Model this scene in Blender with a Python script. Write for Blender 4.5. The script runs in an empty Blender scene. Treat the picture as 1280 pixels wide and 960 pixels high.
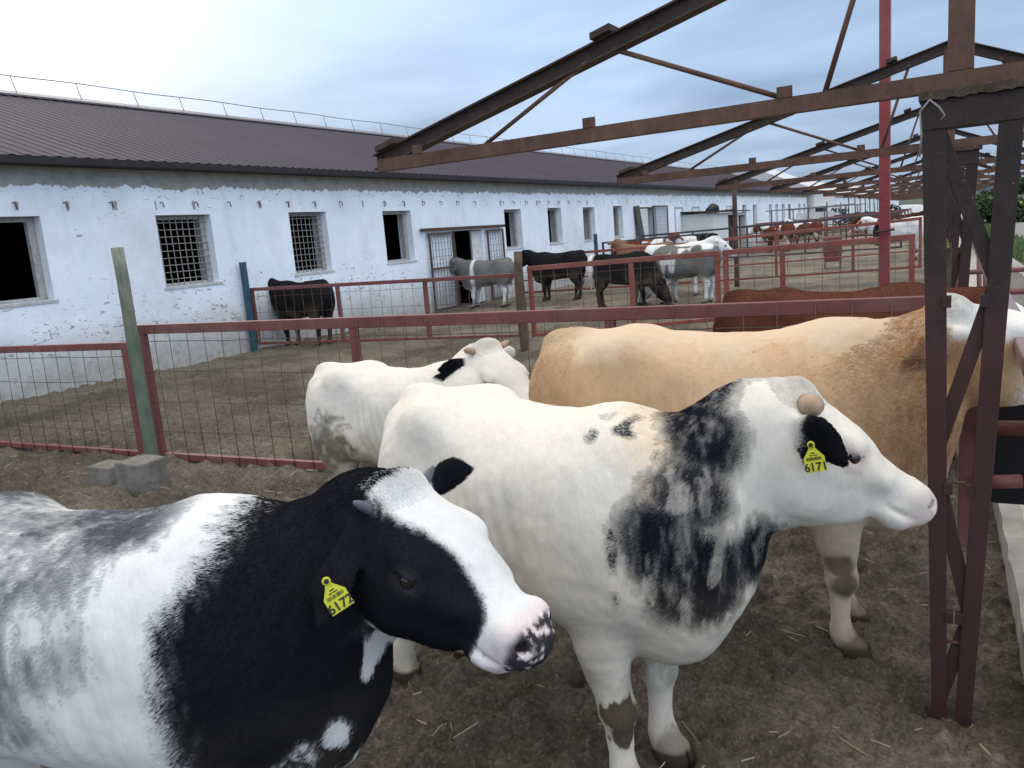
import bpy, bmesh, math, random, time
import numpy as np
from mathutils import Vector, Matrix, Euler
T0 = time.time()
sc = bpy.context.scene
C = bpy.context.scene.collection
PI = math.pi
R = math.radians
rng = np.random.default_rng(7)
random.seed(7)

# ------------------------------------------------------------------ numpy noise
def _hash(ix, iy, iz, seed):
    h = (ix.astype(np.int64) * 374761393 + iy.astype(np.int64) * 668265263 + iz.astype(np.int64) * 2147483647 + seed * 974711) & 0xffffffff
    h = ((h ^ (h >> 13)) * 1274126177) & 0xffffffff
    h = (h ^ (h >> 16)) & 0xffff
    return h.astype(np.float32) / 65535.0
def vnoise(p, f=1.0, seed=0):
    p = np.asarray(p, np.float32) * np.asarray(f, np.float32)
    i = np.floor(p); t = p - i; t = t * t * (3 - 2 * t)
    x, y, z = i[:, 0], i[:, 1], i[:, 2]
    out = 0
    for a in (0, 1):
        wa = t[:, 0] if a else 1 - t[:, 0]
        for b in (0, 1):
            wb = t[:, 1] if b else 1 - t[:, 1]
            for c in (0, 1):
                wc = t[:, 2] if c else 1 - t[:, 2]
                out = out + wa * wb * wc * _hash(x + a, y + b, z + c, seed)
    return out
def fbm(p, f=1.0, o=4, seed=0, gain=0.5):
    s = 0; a = 1.0; n = 0; f = np.asarray(f, np.float32)
    for k in range(o):
        s = s + a * vnoise(p, f * (2 ** k), seed + 17 * k); n += a; a *= gain
    return s / n
def sstep(a, b, x):
    t = np.clip((x - a) / (b - a), 0, 1); return t * t * (3 - 2 * t)

# ------------------------------------------------------------------ objects
def tag(o, label=None, cat=None, group=None, kind=None):
    if label: o['label'] = label
    if cat: o['category'] = cat
    if group: o['group'] = group
    if kind: o['kind'] = kind
    return o
def thing(name, label, cat, loc=(0, 0, 0), rz=0.0, group=None):
    o = bpy.data.objects.new(name, None); C.objects.link(o)
    o.empty_display_size = 0.1
    o.location = loc; o.rotation_euler = (0, 0, rz)
    return tag(o, label, cat, group)
def link(name, me, parent=None, mat=None):
    o = bpy.data.objects.new(name, me); C.objects.link(o)
    if mat is not None:
        me.materials.append(mat)
    if parent: o.parent = parent
    return o
def np_mesh(name, V, F, smooth=True):
    me = bpy.data.meshes.new(name)
    V = np.ascontiguousarray(V, np.float32); F = np.ascontiguousarray(F, np.int32)
    k = F.shape[1]
    me.vertices.add(len(V)); me.vertices.foreach_set('co', V.ravel())
    me.loops.add(F.size); me.loops.foreach_set('vertex_index', F.ravel())
    me.polygons.add(len(F)); me.polygons.foreach_set('loop_start', np.arange(0, F.size, k, dtype=np.int32))
    try: me.polygons.foreach_set('loop_total', np.full(len(F), k, np.int32))
    except Exception: pass
    me.update(calc_edges=True); me.validate()
    me.polygons.foreach_set('use_smooth', np.full(len(me.polygons), smooth, bool))
    return me
def copy_tree(o, parent=None):
    c = o.copy(); C.objects.link(c)
    if parent: c.parent = parent
    for ch in list(o.children): copy_tree(ch, c)
    return c

class MB:
    """collects boxes, bars, tubes and sheets into one mesh"""
    def __init__(s): s.v = []; s.f = []; s.sm = []
    def add(s, vs, fs, smooth=False):
        b = len(s.v); s.v += [tuple(v) for v in vs]; s.f += [tuple(i + b for i in f) for f in fs]; s.sm += [smooth] * len(fs); return s
    def box(s, x0, x1, y0, y1, z0, z1):
        return s.hexa([(x0, y0, z0), (x1, y0, z0), (x1, y1, z0), (x0, y1, z0), (x0, y0, z1), (x1, y0, z1), (x1, y1, z1), (x0, y1, z1)])
    def hexa(s, p):
        return s.add(p, [(0, 3, 2, 1), (4, 5, 6, 7), (0, 1, 5, 4), (1, 2, 6, 5), (2, 3, 7, 6), (3, 0, 4, 7)])
    def bar(s, a, b, w, h, up=(0, 0, 1), w2=None, h2=None):
        a = Vector(a); b = Vector(b); d = (b - a).normalized(); up = Vector(up)
        if abs(d.dot(up)) > .99: up = Vector((0, 1, 0))
        sd = d.cross(up).normalized(); u = sd.cross(d)
        w2 = w2 or w; h2 = h2 or h
        p = []
        for q, ww, hh in ((a, w, h), (b, w2, h2)):
            p += [q - sd * ww / 2 - u * hh / 2, q + sd * ww / 2 - u * hh / 2, q + sd * ww / 2 + u * hh / 2, q - sd * ww / 2 + u * hh / 2]
        return s.add(p, [(0, 1, 2, 3), (7, 6, 5, 4), (0, 4, 5, 1), (1, 5, 6, 2), (2, 6, 7, 3), (3, 7, 4, 0)])
    def angle(s, a, b, leg, t, up=(0, 0, 1), flip=1):
        """L profile: one leg along up, the other sideways"""
        a = Vector(a); b = Vector(b); d = (b - a).normalized(); up = Vector(up)
        sd = d.cross(up).normalized() * flip; u = up - d * d.dot(up); u.normalize()
        pr = [(0, 0), (leg, 0), (leg, t), (t, t), (t, leg), (0, leg)]
        vs = [q + sd * x + u * y for q in (a, b) for x, y in pr]
        fs = [(i, (i + 1) % 6, (i + 1) % 6 + 6, i + 6) for i in range(6)]
        return s.add(vs, fs + [(5, 4, 3, 2, 1, 0), (6, 7, 8, 9, 10, 11)])
    def channel(s, a, b, h, w, t, up=(0, 0, 1), flip=1):
        """U profile: web along up, flanges sideways"""
        a = Vector(a); b = Vector(b); d = (b - a).normalized(); up = Vector(up)
        sd = d.cross(up).normalized() * flip; u = (up - d * d.dot(up)).normalized()
        pr = [(0, -h / 2), (w, -h / 2), (w, -h / 2 + t), (t, -h / 2 + t), (t, h / 2 - t), (w, h / 2 - t), (w, h / 2), (0, h / 2)]
        vs = [q + sd * x + u * y for q in (a, b) for x, y in pr]
        fs = [(i, (i + 1) % 8, (i + 1) % 8 + 8, i + 8) for i in range(8)]
        return s.add(vs, fs + [(7, 4, 3, 0), (7, 6, 5, 4), (3, 2, 1, 0), (8, 11, 12, 15), (12, 13, 14, 15), (8, 9, 10, 11)])
    def tube(s, pts, r, n=8, caps=True):
        pts = [Vector(p) for p in pts]; m = len(pts)
        rs = r if isinstance(r, (list, tuple)) else [r] * m
        vs = []; pu = None
        for i, p in enumerate(pts):
            d = (pts[min(i + 1, m - 1)] - pts[max(i - 1, 0)]).normalized()
            if pu is None:
                pu = Vector((0, 0, 1)) if abs(d.z) < .9 else Vector((1, 0, 0))
            sd = d.cross(pu).normalized(); pu = sd.cross(d).normalized()
            for k in range(n):
                a = 2 * PI * k / n
                vs.append(p + (sd * math.cos(a) + pu * math.sin(a)) * rs[i])
        fs = [(i * n + k, i * n + (k + 1) % n, (i + 1) * n + (k + 1) % n, (i + 1) * n + k) for i in range(m - 1) for k in range(n)]
        s.add(vs, fs, True)
        if caps:
            b = len(s.v) - len(vs)
            s.f += [tuple(b + k for k in range(n))[::-1], tuple(b + (m - 1) * n + k for k in range(n))]; s.sm += [False, False]
        return s
    def quad(s, a, b, c, d): return s.add([a, b, c, d], [(0, 1, 2, 3)])
    def build(s, name, mat=None, parent=None, bevel=0, loc=None):
        me = bpy.data.meshes.new(name); me.from_pydata([tuple(v) for v in s.v], [], s.f); me.update()
        me.polygons.foreach_set('use_smooth', s.sm)
        o = link(name, me, parent, mat)
        if loc: o.location = loc
        if bevel:
            m = o.modifiers.new('bevel', 'BEVEL'); m.width = bevel; m.segments = 2; m.limit_method = 'ANGLE'; m.harden_normals = False
        return o

# ------------------------------------------------------------------ materials
class NT:
    def __init__(s, name):
        s.m = bpy.data.materials.new(name); s.m.use_nodes = True; s.t = s.m.node_tree; s.n = s.t.nodes; s.l = s.t.links
        s.b = s.n['Principled BSDF']; s.out = s.n['Material Output']
    def node(s, ty, **kw):
        n = s.n.new(ty)
        for k, v in kw.items():
            if k in n.bl_rna.properties: setattr(n, k, v)
            else: n.inputs[k].default_value = v
        return n
    def co(s, kind='Object'):
        if not hasattr(s, '_tc'): s._tc = s.n.new('ShaderNodeTexCoord')
        return s._tc.outputs[kind]
    def mapv(s, v, scale=(1, 1, 1), loc=(0, 0, 0), rot=(0, 0, 0)):
        n = s.n.new('ShaderNodeMapping'); n.inputs['Scale'].default_value = scale; n.inputs['Location'].default_value = loc; n.inputs['Rotation'].default_value = rot
        s.l.new(v, n.inputs['Vector']); return n.outputs[0]
    def noise(s, scale, detail=4, rough=.55, vec=None, dist=0, out=0):
        n = s.n.new('ShaderNodeTexNoise'); n.inputs['Scale'].default_value = scale; n.inputs['Detail'].default_value = detail
        n.inputs['Roughness'].default_value = rough; n.inputs['Distortion'].default_value = dist
        s.l.new(vec if vec is not None else s.co(), n.inputs['Vector']); return n.outputs[out]
    def vor(s, scale, vec=None, out='Distance', rand=1):
        n = s.n.new('ShaderNodeTexVoronoi'); n.inputs['Scale'].default_value = scale; n.inputs['Randomness'].default_value = rand
        s.l.new(vec if vec is not None else s.co(), n.inputs['Vector']); return n.outputs[out]
    def ramp(s, fac, stops, interp='LINEAR'):
        n = s.n.new('ShaderNodeValToRGB'); e = n.color_ramp.elements; n.color_ramp.interpolation = interp
        while len(e) < len(stops): e.new(.5)
        for i, (p, c) in enumerate(stops):
            e[i].position = p; e[i].color = tuple(c) + (1,) if not isinstance(c, (int, float)) else (c, c, c, 1)
        s.l.new(fac, n.inputs[0]); return n.outputs[0]
    def mix(s, fac, a, b, mode='MIX'):
        n = s.n.new('ShaderNodeMix'); n.data_type = 'RGBA'; n.blend_type = mode
        for k, v in ((0, fac), (6, a), (7, b)):
            if hasattr(v, 'is_output'): s.l.new(v, n.inputs[k])
            elif k == 0: n.inputs[k].default_value = v
            else: n.inputs[k].default_value = tuple(v) + (1,) if not isinstance(v, (int, float)) else (v, v, v, 1)
        return n.outputs[2]
    def math(s, op, a, b=None, c=None, clamp=False):
        n = s.n.new('ShaderNodeMath'); n.operation = op; n.use_clamp = clamp
        for k, v in enumerate((a, b, c)):
            if v is None: continue
            if hasattr(v, 'is_output'): s.l.new(v, n.inputs[k])
            else: n.inputs[k].default_value = v
        return n.outputs[0]
    def sep(s, v=None):
        n = s.n.new('ShaderNodeSeparateXYZ'); s.l.new(v if v is not None else s.co(), n.inputs[0]); return n.outputs
    def bump(s, h, strength=.3, dist=.01, normal=None):
        n = s.n.new('ShaderNodeBump'); n.inputs['Strength'].default_value = strength; n.inputs['Distance'].default_value = dist
        s.l.new(h, n.inputs['Height'])
        if normal is not None: s.l.new(normal, n.inputs['Normal'])
        s.l.new(n.outputs[0], s.b.inputs['Normal']); return n.outputs[0]
    def fin(s, col=None, rough=None, metal=0, spec=None):
        if col is not None:
            if hasattr(col, 'is_output'): s.l.new(col, s.b.inputs['Base Color'])
            else: s.b.inputs['Base Color'].default_value = tuple(col) + (1,)
        if rough is not None:
            if hasattr(rough, 'is_output'): s.l.new(rough, s.b.inputs['Roughness'])
            else: s.b.inputs['Roughness'].default_value = rough
        s.b.inputs['Metallic'].default_value = metal
        if spec is not None: s.b.inputs['Specular IOR Level'].default_value = spec
        return s.m
MATS = {}
def plain(name, col, rough=.7, var=.25, scale=8, bump=.15, spec=.3, metal=0):
    if name in MATS: return MATS[name]
    t = NT(name)
    n = t.noise(scale, 6, .65); n2 = t.noise(scale * 7, 4, .6)
    lo = tuple(c * (1 - var) for c in col); hi = tuple(min(1, c * (1 + var)) for c in col)
    c = t.ramp(n, [(.3, lo), (.7, hi)])
    c = t.mix(t.math('MULTIPLY', n2, .35), c, tuple(x * .6 for x in col))
    t.bump(n2, bump, .01)
    MATS[name] = t.fin(c, rough, metal, spec); return MATS[name]
# ------------------------------------------------------------------ implicit surfaces -> one continuous body mesh
def smin(a, b, k):
    h = np.clip(.5 + .5 * (b - a) / k, 0, 1)
    return b + (a - b) * h - k * h * (1 - h)
class Field:
    def __init__(s, lo, hi, vox):
        s.lo = np.array(lo, np.float32); s.vox = vox
        s.n = np.ceil((np.array(hi) - s.lo) / vox).astype(int) + 1
        s.ax = [s.lo[i] + vox * np.arange(s.n[i], dtype=np.float32) for i in range(3)]
        s.d = np.full(s.n, 1.0, np.float32)
    def window(s, lo, hi):
        sl = []
        for i in range(3):
            a = int(np.floor((lo[i] - s.lo[i]) / s.vox)); b = int(np.ceil((hi[i] - s.lo[i]) / s.vox)) + 1
            a = max(0, min(s.n[i], a)); b = max(0, min(s.n[i], b)); sl.append(slice(a, b))
        return tuple(sl)
    def grid(s, sl):
        return (s.ax[0][sl[0]][:, None, None], s.ax[1][sl[1]][None, :, None], s.ax[2][sl[2]][None, None, :])
    def put(s, d, sl, k, sub=False):
        if d.size == 0: return
        cur = s.d[sl]
        s.d[sl] = -smin(-cur, d, k) if sub else smin(cur, d, k)
    def ell(s, c, r, k=.05, M=None, sub=False):
        c = np.array(c, np.float32); r = np.array(r, np.float32); m = max(r) + k * 1.2 + .03
        sl = s.window(c - m, c + m); X, Y, Z = s.grid(sl)
        v = [X - c[0], Y - c[1], Z - c[2]]
        if M is not None: v = [v[0] * M[i][0] + v[1] * M[i][1] + v[2] * M[i][2] for i in range(3)]
        q = np.sqrt((v[0] / r[0]) ** 2 + (v[1] / r[1]) ** 2 + (v[2] / r[2]) ** 2)
        q2 = np.sqrt((v[0] / r[0] ** 2) ** 2 + (v[1] / r[1] ** 2) ** 2 + (v[2] / r[2] ** 2) ** 2) + 1e-6
        s.put((q * (q - 1) / q2).astype(np.float32), sl, k, sub)
    def loft(s, st, k=.05, ex=2.0, res=3):
        """st: rows of (centre3, up3, a half height, b half width)"""
        st = [(np.array(c, float), np.array(u, float), a, b) for c, u, a, b in st]
        P = np.array([x[0] for x in st]); U = np.array([x[1] for x in st]); A = np.array([x[2] for x in st]); B = np.array([x[3] for x in st])
        n = len(P); T = []; 
        def cr(arr, i, t):
            p0, p1, p2, p3 = arr[max(i - 1, 0)], arr[i], arr[i + 1], arr[min(i + 2, n - 1)]
            return .5 * (2 * p1 + (p2 - p0) * t + (2 * p0 - 5 * p1 + 4 * p2 - p3) * t * t + (3 * p1 - p0 - 3 * p2 + p3) * t ** 3)
        Q = []
        for i in range(n - 1):
            for j in range(res): Q.append([cr(arr, i, j / res) for arr in (P, U, A, B)])
        Q.append([P[-1], U[-1], A[-1], B[-1]])
        mx = max(A.max(), B.max())
        lo = P.min(0) - mx - k - .03; hi = P.max(0) + mx + k + .03
        slall = s.window(lo, hi); X, Y, Z = s.grid(slall)
        acc = np.full(np.broadcast_shapes(X.shape, Y.shape, Z.shape), 1.0, np.float32)
        off = [q.start for q in slall]
        for (p0, u0, a0, b0), (p1, u1, a1, b1) in zip(Q[:-1], Q[1:]):
            d = p1 - p0; L2 = d @ d
            if L2 < 1e-9: continue
            m = max(a0, a1, b0, b1) + k + .04
            w = s.window(np.minimum(p0, p1) - m, np.maximum(p0, p1) + m)
            w = tuple(slice(max(q.start, r.start), min(q.stop, r.stop)) for q, r in zip(w, slall))
            X, Y, Z = s.grid(w)
            vx, vy, vz = X - p0[0], Y - p0[1], Z - p0[2]
            t = np.clip((vx * d[0] + vy * d[1] + vz * d[2]) / L2, 0, 1)
            vx = vx - t * d[0]; vy = vy - t * d[1]; vz = vz - t * d[2]
            tn = d / math.sqrt(L2); u = (u0 + u1) / 2; u = u - tn * (u @ tn); u /= np.linalg.norm(u) + 1e-9; sd = np.cross(tn, u)
            a = a0 + t * (a1 - a0); b = b0 + t * (b1 - b0); mm = np.minimum(a, b)
            eu = np.abs(vx * u[0] + vy * u[1] + vz * u[2]) / a; es = np.abs(vx * sd[0] + vy * sd[1] + vz * sd[2]) / b
            et = np.abs(vx * tn[0] + vy * tn[1] + vz * tn[2]) / mm
            if ex == 2.0: q = np.sqrt(eu * eu + es * es + et * et)
            else: q = np.sqrt((eu ** ex + es ** ex + 1e-12) ** (2 / ex) + et * et)
            dd = ((q - 1) * mm).astype(np.float32)
            ww = tuple(slice(r.start - o, r.stop - o) for r, o in zip(w, off))
            acc[ww] = np.minimum(acc[ww], dd)
        s.put(acc, slall, k)
    def mesh(s):
        d = s.d; n = d.shape; ins = d < 0
        m = [k - 1 for k in n]
        c = np.zeros(m, np.uint8)
        for a in (0, 1):
            for b in (0, 1):
                for e in (0, 1):
                    c += ins[a:a + m[0], b:b + m[1], e:e + m[2]]
        I, J, K = np.nonzero((c > 0) & (c < 8))
        idx = np.full(m, -1, np.int32); idx[I, J, K] = np.arange(len(I))
        acc = np.zeros((len(I), 3), np.float32); cnt = np.zeros(len(I), np.float32)
        cor = [(a, b, e) for a in (0, 1) for b in (0, 1) for e in (0, 1)]
        for i in range(8):
            for j in range(i + 1, 8):
                A, B = cor[i], cor[j]
                if sum(abs(A[q] - B[q]) for q in range(3)) != 1: continue
                va = d[I + A[0], J + A[1], K + A[2]]; vb = d[I + B[0], J + B[1], K + B[2]]
                x = (va < 0) != (vb < 0); t = np.where(x, va / (va - vb + 1e-12), 0)
                for q in range(3): acc[:, q] += np.where(x, A[q] + t * (B[q] - A[q]), 0)
                cnt += x
        V = acc / cnt[:, None] + np.stack([I, J, K], 1); V = V * s.vox + s.lo
        Fs = []
        for ax in range(3):
            s0 = [slice(None)] * 3; s1 = [slice(None)] * 3; s0[ax] = slice(0, -1); s1[ax] = slice(1, None)
            a = ins[tuple(s0)]; b = ins[tuple(s1)]
            o1, o2 = [(1, 2), (2, 0), (0, 1)][ax]
            for sign, (p, q) in ((1, (a, ~b)), (-1, (~a, b))):
                E = np.array(np.nonzero(p & q))
                ok = (E[o1] > 0) & (E[o2] > 0) & (E[o1] < n[o1] - 1) & (E[o2] < n[o2] - 1); E = E[:, ok]
                def at(d1, d2):
                    e = E.copy(); e[o1] -= d1; e[o2] -= d2; return idx[e[0], e[1], e[2]]
                qd = np.stack([at(1, 1), at(0, 1), at(0, 0), at(1, 0)], 1)
                Fs.append(qd if sign > 0 else qd[:, ::-1])
        F = np.concatenate(Fs); F = F[(F >= 0).all(1)]
        # light smoothing that keeps volume
        e = np.concatenate([F[:, [0, 1]], F[:, [1, 2]], F[:, [2, 3]], F[:, [3, 0]]])
        deg = np.bincount(e[:, 0], minlength=len(V)).astype(np.float32) + 1e-6
        for lam in (.5, -.53, .5, -.53, .5, -.53):
            av = np.stack([np.bincount(e[:, 0], V[e[:, 1], q], len(V)) for q in range(3)], 1) / deg[:, None]
            V = V + lam * (av - V)
        return V.astype(np.float32), F
def vnormals(V, F):
    fn = np.cross(V[F[:, 2]] - V[F[:, 0]], V[F[:, 3]] - V[F[:, 1]])
    N = np.zeros_like(V)
    for k in range(4):
        for q in range(3): N[:, q] += np.bincount(F[:, k], fn[:, q], len(V))
    return N / (np.linalg.norm(N, axis=1, keepdims=True) + 1e-12), np.linalg.norm(fn, axis=1) / 2

def nrm(v): v = np.array(v, float); return v / np.linalg.norm(v)

class Cow:
    """a young bull: withers at 1.2 m before scaling; x forward, y to its left, z up"""
    def __init__(s, poll=(.92, 0, 1.25), yaw=0, pitch=-45, roll=0, vox=.01, legs=None, ears=None, bulk=1.0, hl=1.0, tail=None, folds=0.0, seed=1, neckup=0.0, ear_k=1.0, hd=1.18, hw=1.15, lw=1.12, nk=1.0, throat=0.0, crest=.085, ear_w=1.0, ribs=1.0):
        s.seed = seed; s.vox = vox
        y, p = R(yaw), R(pitch)
        h = np.array([math.cos(y) * math.cos(p), math.sin(y) * math.cos(p), math.sin(p)])
        sd = np.array([-math.sin(y), math.cos(y), 0.0]); u = np.cross(h, sd)
        cr, sr = math.cos(R(roll)), math.sin(R(roll)); sd, u = sd * cr + u * sr, u * cr - sd * sr
        s.h, s.s, s.u, s.P, s.hl, s.hd, s.hw = h, sd, u, np.array(poll, float), hl, hd, hw
        HP = lambda a, b=0, c=0: s.P + (h * a + u * b * hd + sd * c * hw) * hl
        s.HP = HP
        legs = legs or {}
        pmin = np.minimum(np.array([-.78, -.40, -.03]), np.minimum(s.P, HP(.56)) - .30)
        pmax = np.maximum(np.array([.70, .40, 1.30]), np.maximum(s.P, HP(.56)) + .30)
        pmin[2] = -.03
        f = Field(pmin, pmax, vox)
        up = (0, 0, 1)
        W = bulk
        tor = [(-.665, 1.06, .90, .05), (-.64, 1.13, .80, .125), (-.56, 1.18, .70, .20), (-.42, 1.195, .63, .25), (-.25, 1.18, .575, .275),
               (-.06, 1.165, .535, .295), (.12, 1.168, .515, .295), (.28, 1.19, .505, .275), (.40, 1.195, .505, .25), (.50, 1.15, .53, .205), (.58, 1.05, .60, .13)]
        f.loft([((x, 0, (a + b) / 2), up, (a - b) / 2, w * W) for x, a, b, w in tor], .05, 2.35, 3)
        # neck
        S0 = np.array([.33, 0, .90]); S1 = np.array([.50, 0, .93 + neckup * .4]); E1 = HP(-.05, -.095); E0 = HP(.03, -.085)
        ns = []
        ctrl = [S0, S1 + (E1 - S1) * .05, S1 + (E1 - S1) * .5 + np.array([0, 0, .0 + neckup]), E1, E0]
        sz = [(.26, .19), (.235 * nk, .165), (.185 * nk, .13), (.135 * (.55 + .45 * hd), .105 * (.6 + .4 * hw)), (.115 * (.5 + .5 * hd), .10 * (.6 + .4 * hw))]
        for i, c in enumerate(ctrl):
            tn = nrm(ctrl[min(i + 1, 4)] - ctrl[max(i - 1, 0)]); uu = np.array([0, 0, 1.0]) if i < 3 else u
            uu = uu - tn * (uu @ tn)
            ns.append((c, nrm(uu), sz[i][0], sz[i][1] * (.6 + .4 * W)))
        f.loft(ns, .07, 2.1, 5)
        # crest and dewlap
        mid = ctrl[2]
        f.loft([(S0 + np.array([0, 0, .20]), up, .08, .10), (mid + np.array([-.02, 0, crest]), up, .06, .075), (HP(-.05, -.045), u, .05, .07)], .07, 2, 5)
        f.loft([((.44, 0, .56), up, .10, .11), ((.56, 0, .60), up, .11, .075), (mid + np.array([.05, 0, -.20]), up, .085, .038), (HP(.03, -.19), u, .055, .045), (HP(.16, -.175), u, .03, .05)], .06, 2, 5)
        if throat: f.loft([((.54, 0, .66), up, .12, .10), ((.60, 0, .74), up, .13, .09), (HP(-.03, -.30 / hd * 1.15), u, .12, .075), (HP(.13, -.235 / hd * 1.2), u, .075, .07), (HP(.26, -.175), u, .04, .06), (HP(.34, -.15), u, .025, .045)], .07, 2, 5)
        # muscles
        for sg in (1, -1):
            f.ell((.34, sg * .175 * W, .83), (.15, .085, .23), .07)
            f.ell((.27, sg * .20 * W, .70), (.12, .07, .12), .06)
            f.ell((.45, sg * .13 * W, .74), (.10, .07, .12), .07)
            f.ell((-.46, sg * .165 * W, .86), (.17, .095, .22), .07)
            f.ell((-.52, sg * .135 * W, .74), (.13, .08, .16), .07)
            f.ell((-.36, sg * .165 * W, 1.125), (.07, .04, .04), .12)
            f.ell((-.63, sg * .085, 1.07), (.04, .035, .04), .05)
            f.ell((-.30, sg * .205 * W, .72), (.13, .06, .09), .08)
        for sg in (1, -1):
            f.ell((-.22, sg * .315 * W, .97), (.10, .045, .11), .09, None, True)   # hollow flank
            f.ell((.135, sg * .335 * W, .82), (.030, .035, .22), .07, None, True)  # behind the shoulder
            f.ell((-.30, sg * .29 * W, .62), (.06, .04, .12), .07, None, True)     # before the thigh
        f.ell((.50, 0, .60), (.12, .12, .12), .08)
        f.ell((-.60, 0, 1.15), (.10, .045, .05), .06)
        # legs
        for nm, sg in (('fl', 1), ('fr', -1)):
            dx, dy = legs.get(nm, (0, 0))
            L = [(.33, .95, .15, .06, .15), (.345, .74, .14, .085, .155), (.345, .62, .112, .082, .15), (.345, .52, .078, .066, .145), (.35, .42, .057, .051, .14),
                 (.358, .345, .047, .046, .135), (.362, .30, .049, .047, .132), (.358, .25, .036, .036, .13), (.357, .17, .031, .032, .128), (.358, .11, .037, .037, .127), (.366, .085, .039, .039, .126),
                 (.383, .05, .041, .042, .125), (.398, .022, .052, .048, .125), (.402, .008, .056, .050, .125)]
            f.loft([((x + dx * max(0, .75 - z) / .75, sg * yy * (.5 + .5 * W) + dy * max(0, .75 - z) / .75, z), (1, 0, 0), a * (lw if z < .6 else 1), b * (lw if z < .6 else 1)) for x, z, a, b, yy in L], .03, 2, 3)
        for nm, sg in (('hl', 1), ('hr', -1)):
            dx, dy = legs.get(nm, (0, 0))
            L = [(-.42, 1.00, .19, .08, .13), (-.455, .82, .205, .11, .14), (-.455, .68, .17, .10, .145), (-.455, .56, .112, .072, .145), (-.49, .47, .073, .05, .142), (-.517, .415, .061, .042, .14),
                 (-.513, .37, .055, .040, .138), (-.497, .30, .039, .034, .135), (-.485, .20, .033, .032, .132), (-.479, .12, .038, .037, .13), (-.47, .085, .04, .039, .13), (-.452, .05, .041, .042, .13),
                 (-.438, .022, .052, .048, .13), (-.434, .008, .056, .05, .13)]
            f.loft([((x + dx * max(0, .8 - z) / .8, sg * yy * (.5 + .5 * W) + dy * max(0, .8 - z) / .8, z), (1, 0, 0), a * (lw if z < .6 else 1), b * (lw if z < .6 else 1)) for x, z, a, b, yy in L], .035, 2, 3)
        for sg_, nm in ((1, 'fl'), (-1, 'fr'), (1, 'hl'), (-1, 'hr')):
            dx, dy = legs.get(nm, (0, 0)); fx = (.402 if nm[0] == 'f' else -.434) + dx + .05; fy = sg_ * (.125 if nm[0] == 'f' else .13) * (.5 + .5 * W) + dy
            f.ell((fx, fy, .012), (.05, max(.006, vox * .75), .045), .008, None, True)
        # tail
        if tail is None: tail = [(-.64, 0, 1.15), (-.685, 0, 1.08), (-.70, .0, .92), (-.69, .01, .75), (-.68, .02, .58), (-.68, .02, .46)]
        rs = [.034, .03, .024, .02, .021, .014]
        f.loft([(p, (1, 0, .01), r, r) for p, r in zip(tail, rs)], .03, 2, 4)
        s.tailp = np.array(tail[3:])
        # head
        H = [(-.055, .005, -.145, .07), (0, .032, -.175, .095), (.06, .043, -.195, .113), (.12, .043, -.21, .12), (.18, .036, -.212, .118), (.24, .024, -.20, .106),
             (.30, .008, -.174, .086), (.36, -.005, -.138, .072), (.42, -.013, -.130, .066), (.47, -.014, -.130, .069), (.51, -.022, -.120, .064), (.54, -.042, -.100, .044)]
        f.loft([(HP(t, (a + b) / 2), u, (a - b) / 2 * hl * hd, w * hl * hw) for t, a, b, w in H], .04, 2.4, 3)
        M = np.array([h, u, sd])
        EL = lambda t, b, c, r, k=.04, sub=False: f.ell(HP(t, b, c), np.array(r) * np.array([1, hd, hw]) * hl, k, M, sub)
        EL(-.005, .028, 0, (.05, .035, .075), .04)
        for g in (1, -1):
            EL(.15, -.115, g * .075, (.09, .075, .04), .05)        # cheek
            EL(.185, -.004, g * .092, (.05, .016, .022), .035)      # brow
            EL(.212, -.030, g * .119, (.027, .014, .010), .010, True)  # eye socket
            EL(.208, -.014, g * .111, (.034, .008, .012), .010)    # upper lid
            EL(.214, -.047, g * .108, (.030, .008, .012), .012)    # lower lid
            EL(.27, -.05, g * .075, (.10, .02, .02), .04)          # facial crest
            EL(.488, -.045, g * .045, (.034, .028, .022), .025)      # nostril wing
            EL(.528, -.050, g * .043, (.024, .013, .012), .006, True)  # nostril
            EL(.44, -.114, g * .042, (.06, .022, .03), .03)        # lip
            EL(.46, -.098, g * .068, (.065, .0045, .014), .008, True)  # mouth line
        EL(.51, -.097, 0, (.008, .005, .05), .008, True)
        EL(.455, -.126, 0, (.055, .02, .05), .03)
        # ears
        s.ear = {}
        ears = ears or {}
        for nm, g in (('l', 1), ('r', -1)):
            dirv, wide, *fixed = ears.get(nm, ((-.25, -.12, 1.0), (-.35, .95, .05)))
            if fixed: dv, wv = nrm(dirv), np.array(wide, float)
            else: dv = nrm(h * dirv[0] + u * dirv[1] + sd * g * dirv[2]); wv = h * wide[0] + u * wide[1] + sd * g * wide[2]
            wv = nrm(wv - dv * (wv @ dv))
            b0 = HP(-.01, -.025, g * .095); Ls = .185 * hl * ear_k
            st = [(0, .026, .024), (.2, .036, .019), (.45, .055, .014), (.68, .056, .0125), (.88, .036, .011), (1.0, .012, .009)]
            thin = np.cross(dv, wv)
            f.loft([(b0 + dv * (t * Ls) + thin * (-.02 * math.sin(t * 2.6)) - np.array([0, 0, .03]) * t * t, wv, a * hl * ear_w, max(b * hl, vox * 1.15)) for t, a, b in st], .018, 2, 3)
            s.ear[nm] = (b0, dv, wv, thin, Ls)
        s.f = f
        if folds:
            # loose skin of the neck: shallow upright folds
            X, Y, Z = np.meshgrid(*f.ax, indexing='ij', sparse=True)
            cx = mid[0]; w = np.exp(-((X - cx + .02) / .15) ** 2) * np.exp(-((Z - mid[2] + .08) / .25) ** 2)
            f.d = (f.d + w * folds * np.sin((X * 1.0 - Z * .35 + .35 * np.sin(Z * 9) * .1) * 95 + 2 * np.sin(Z * 13))).astype(np.float32)
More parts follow.
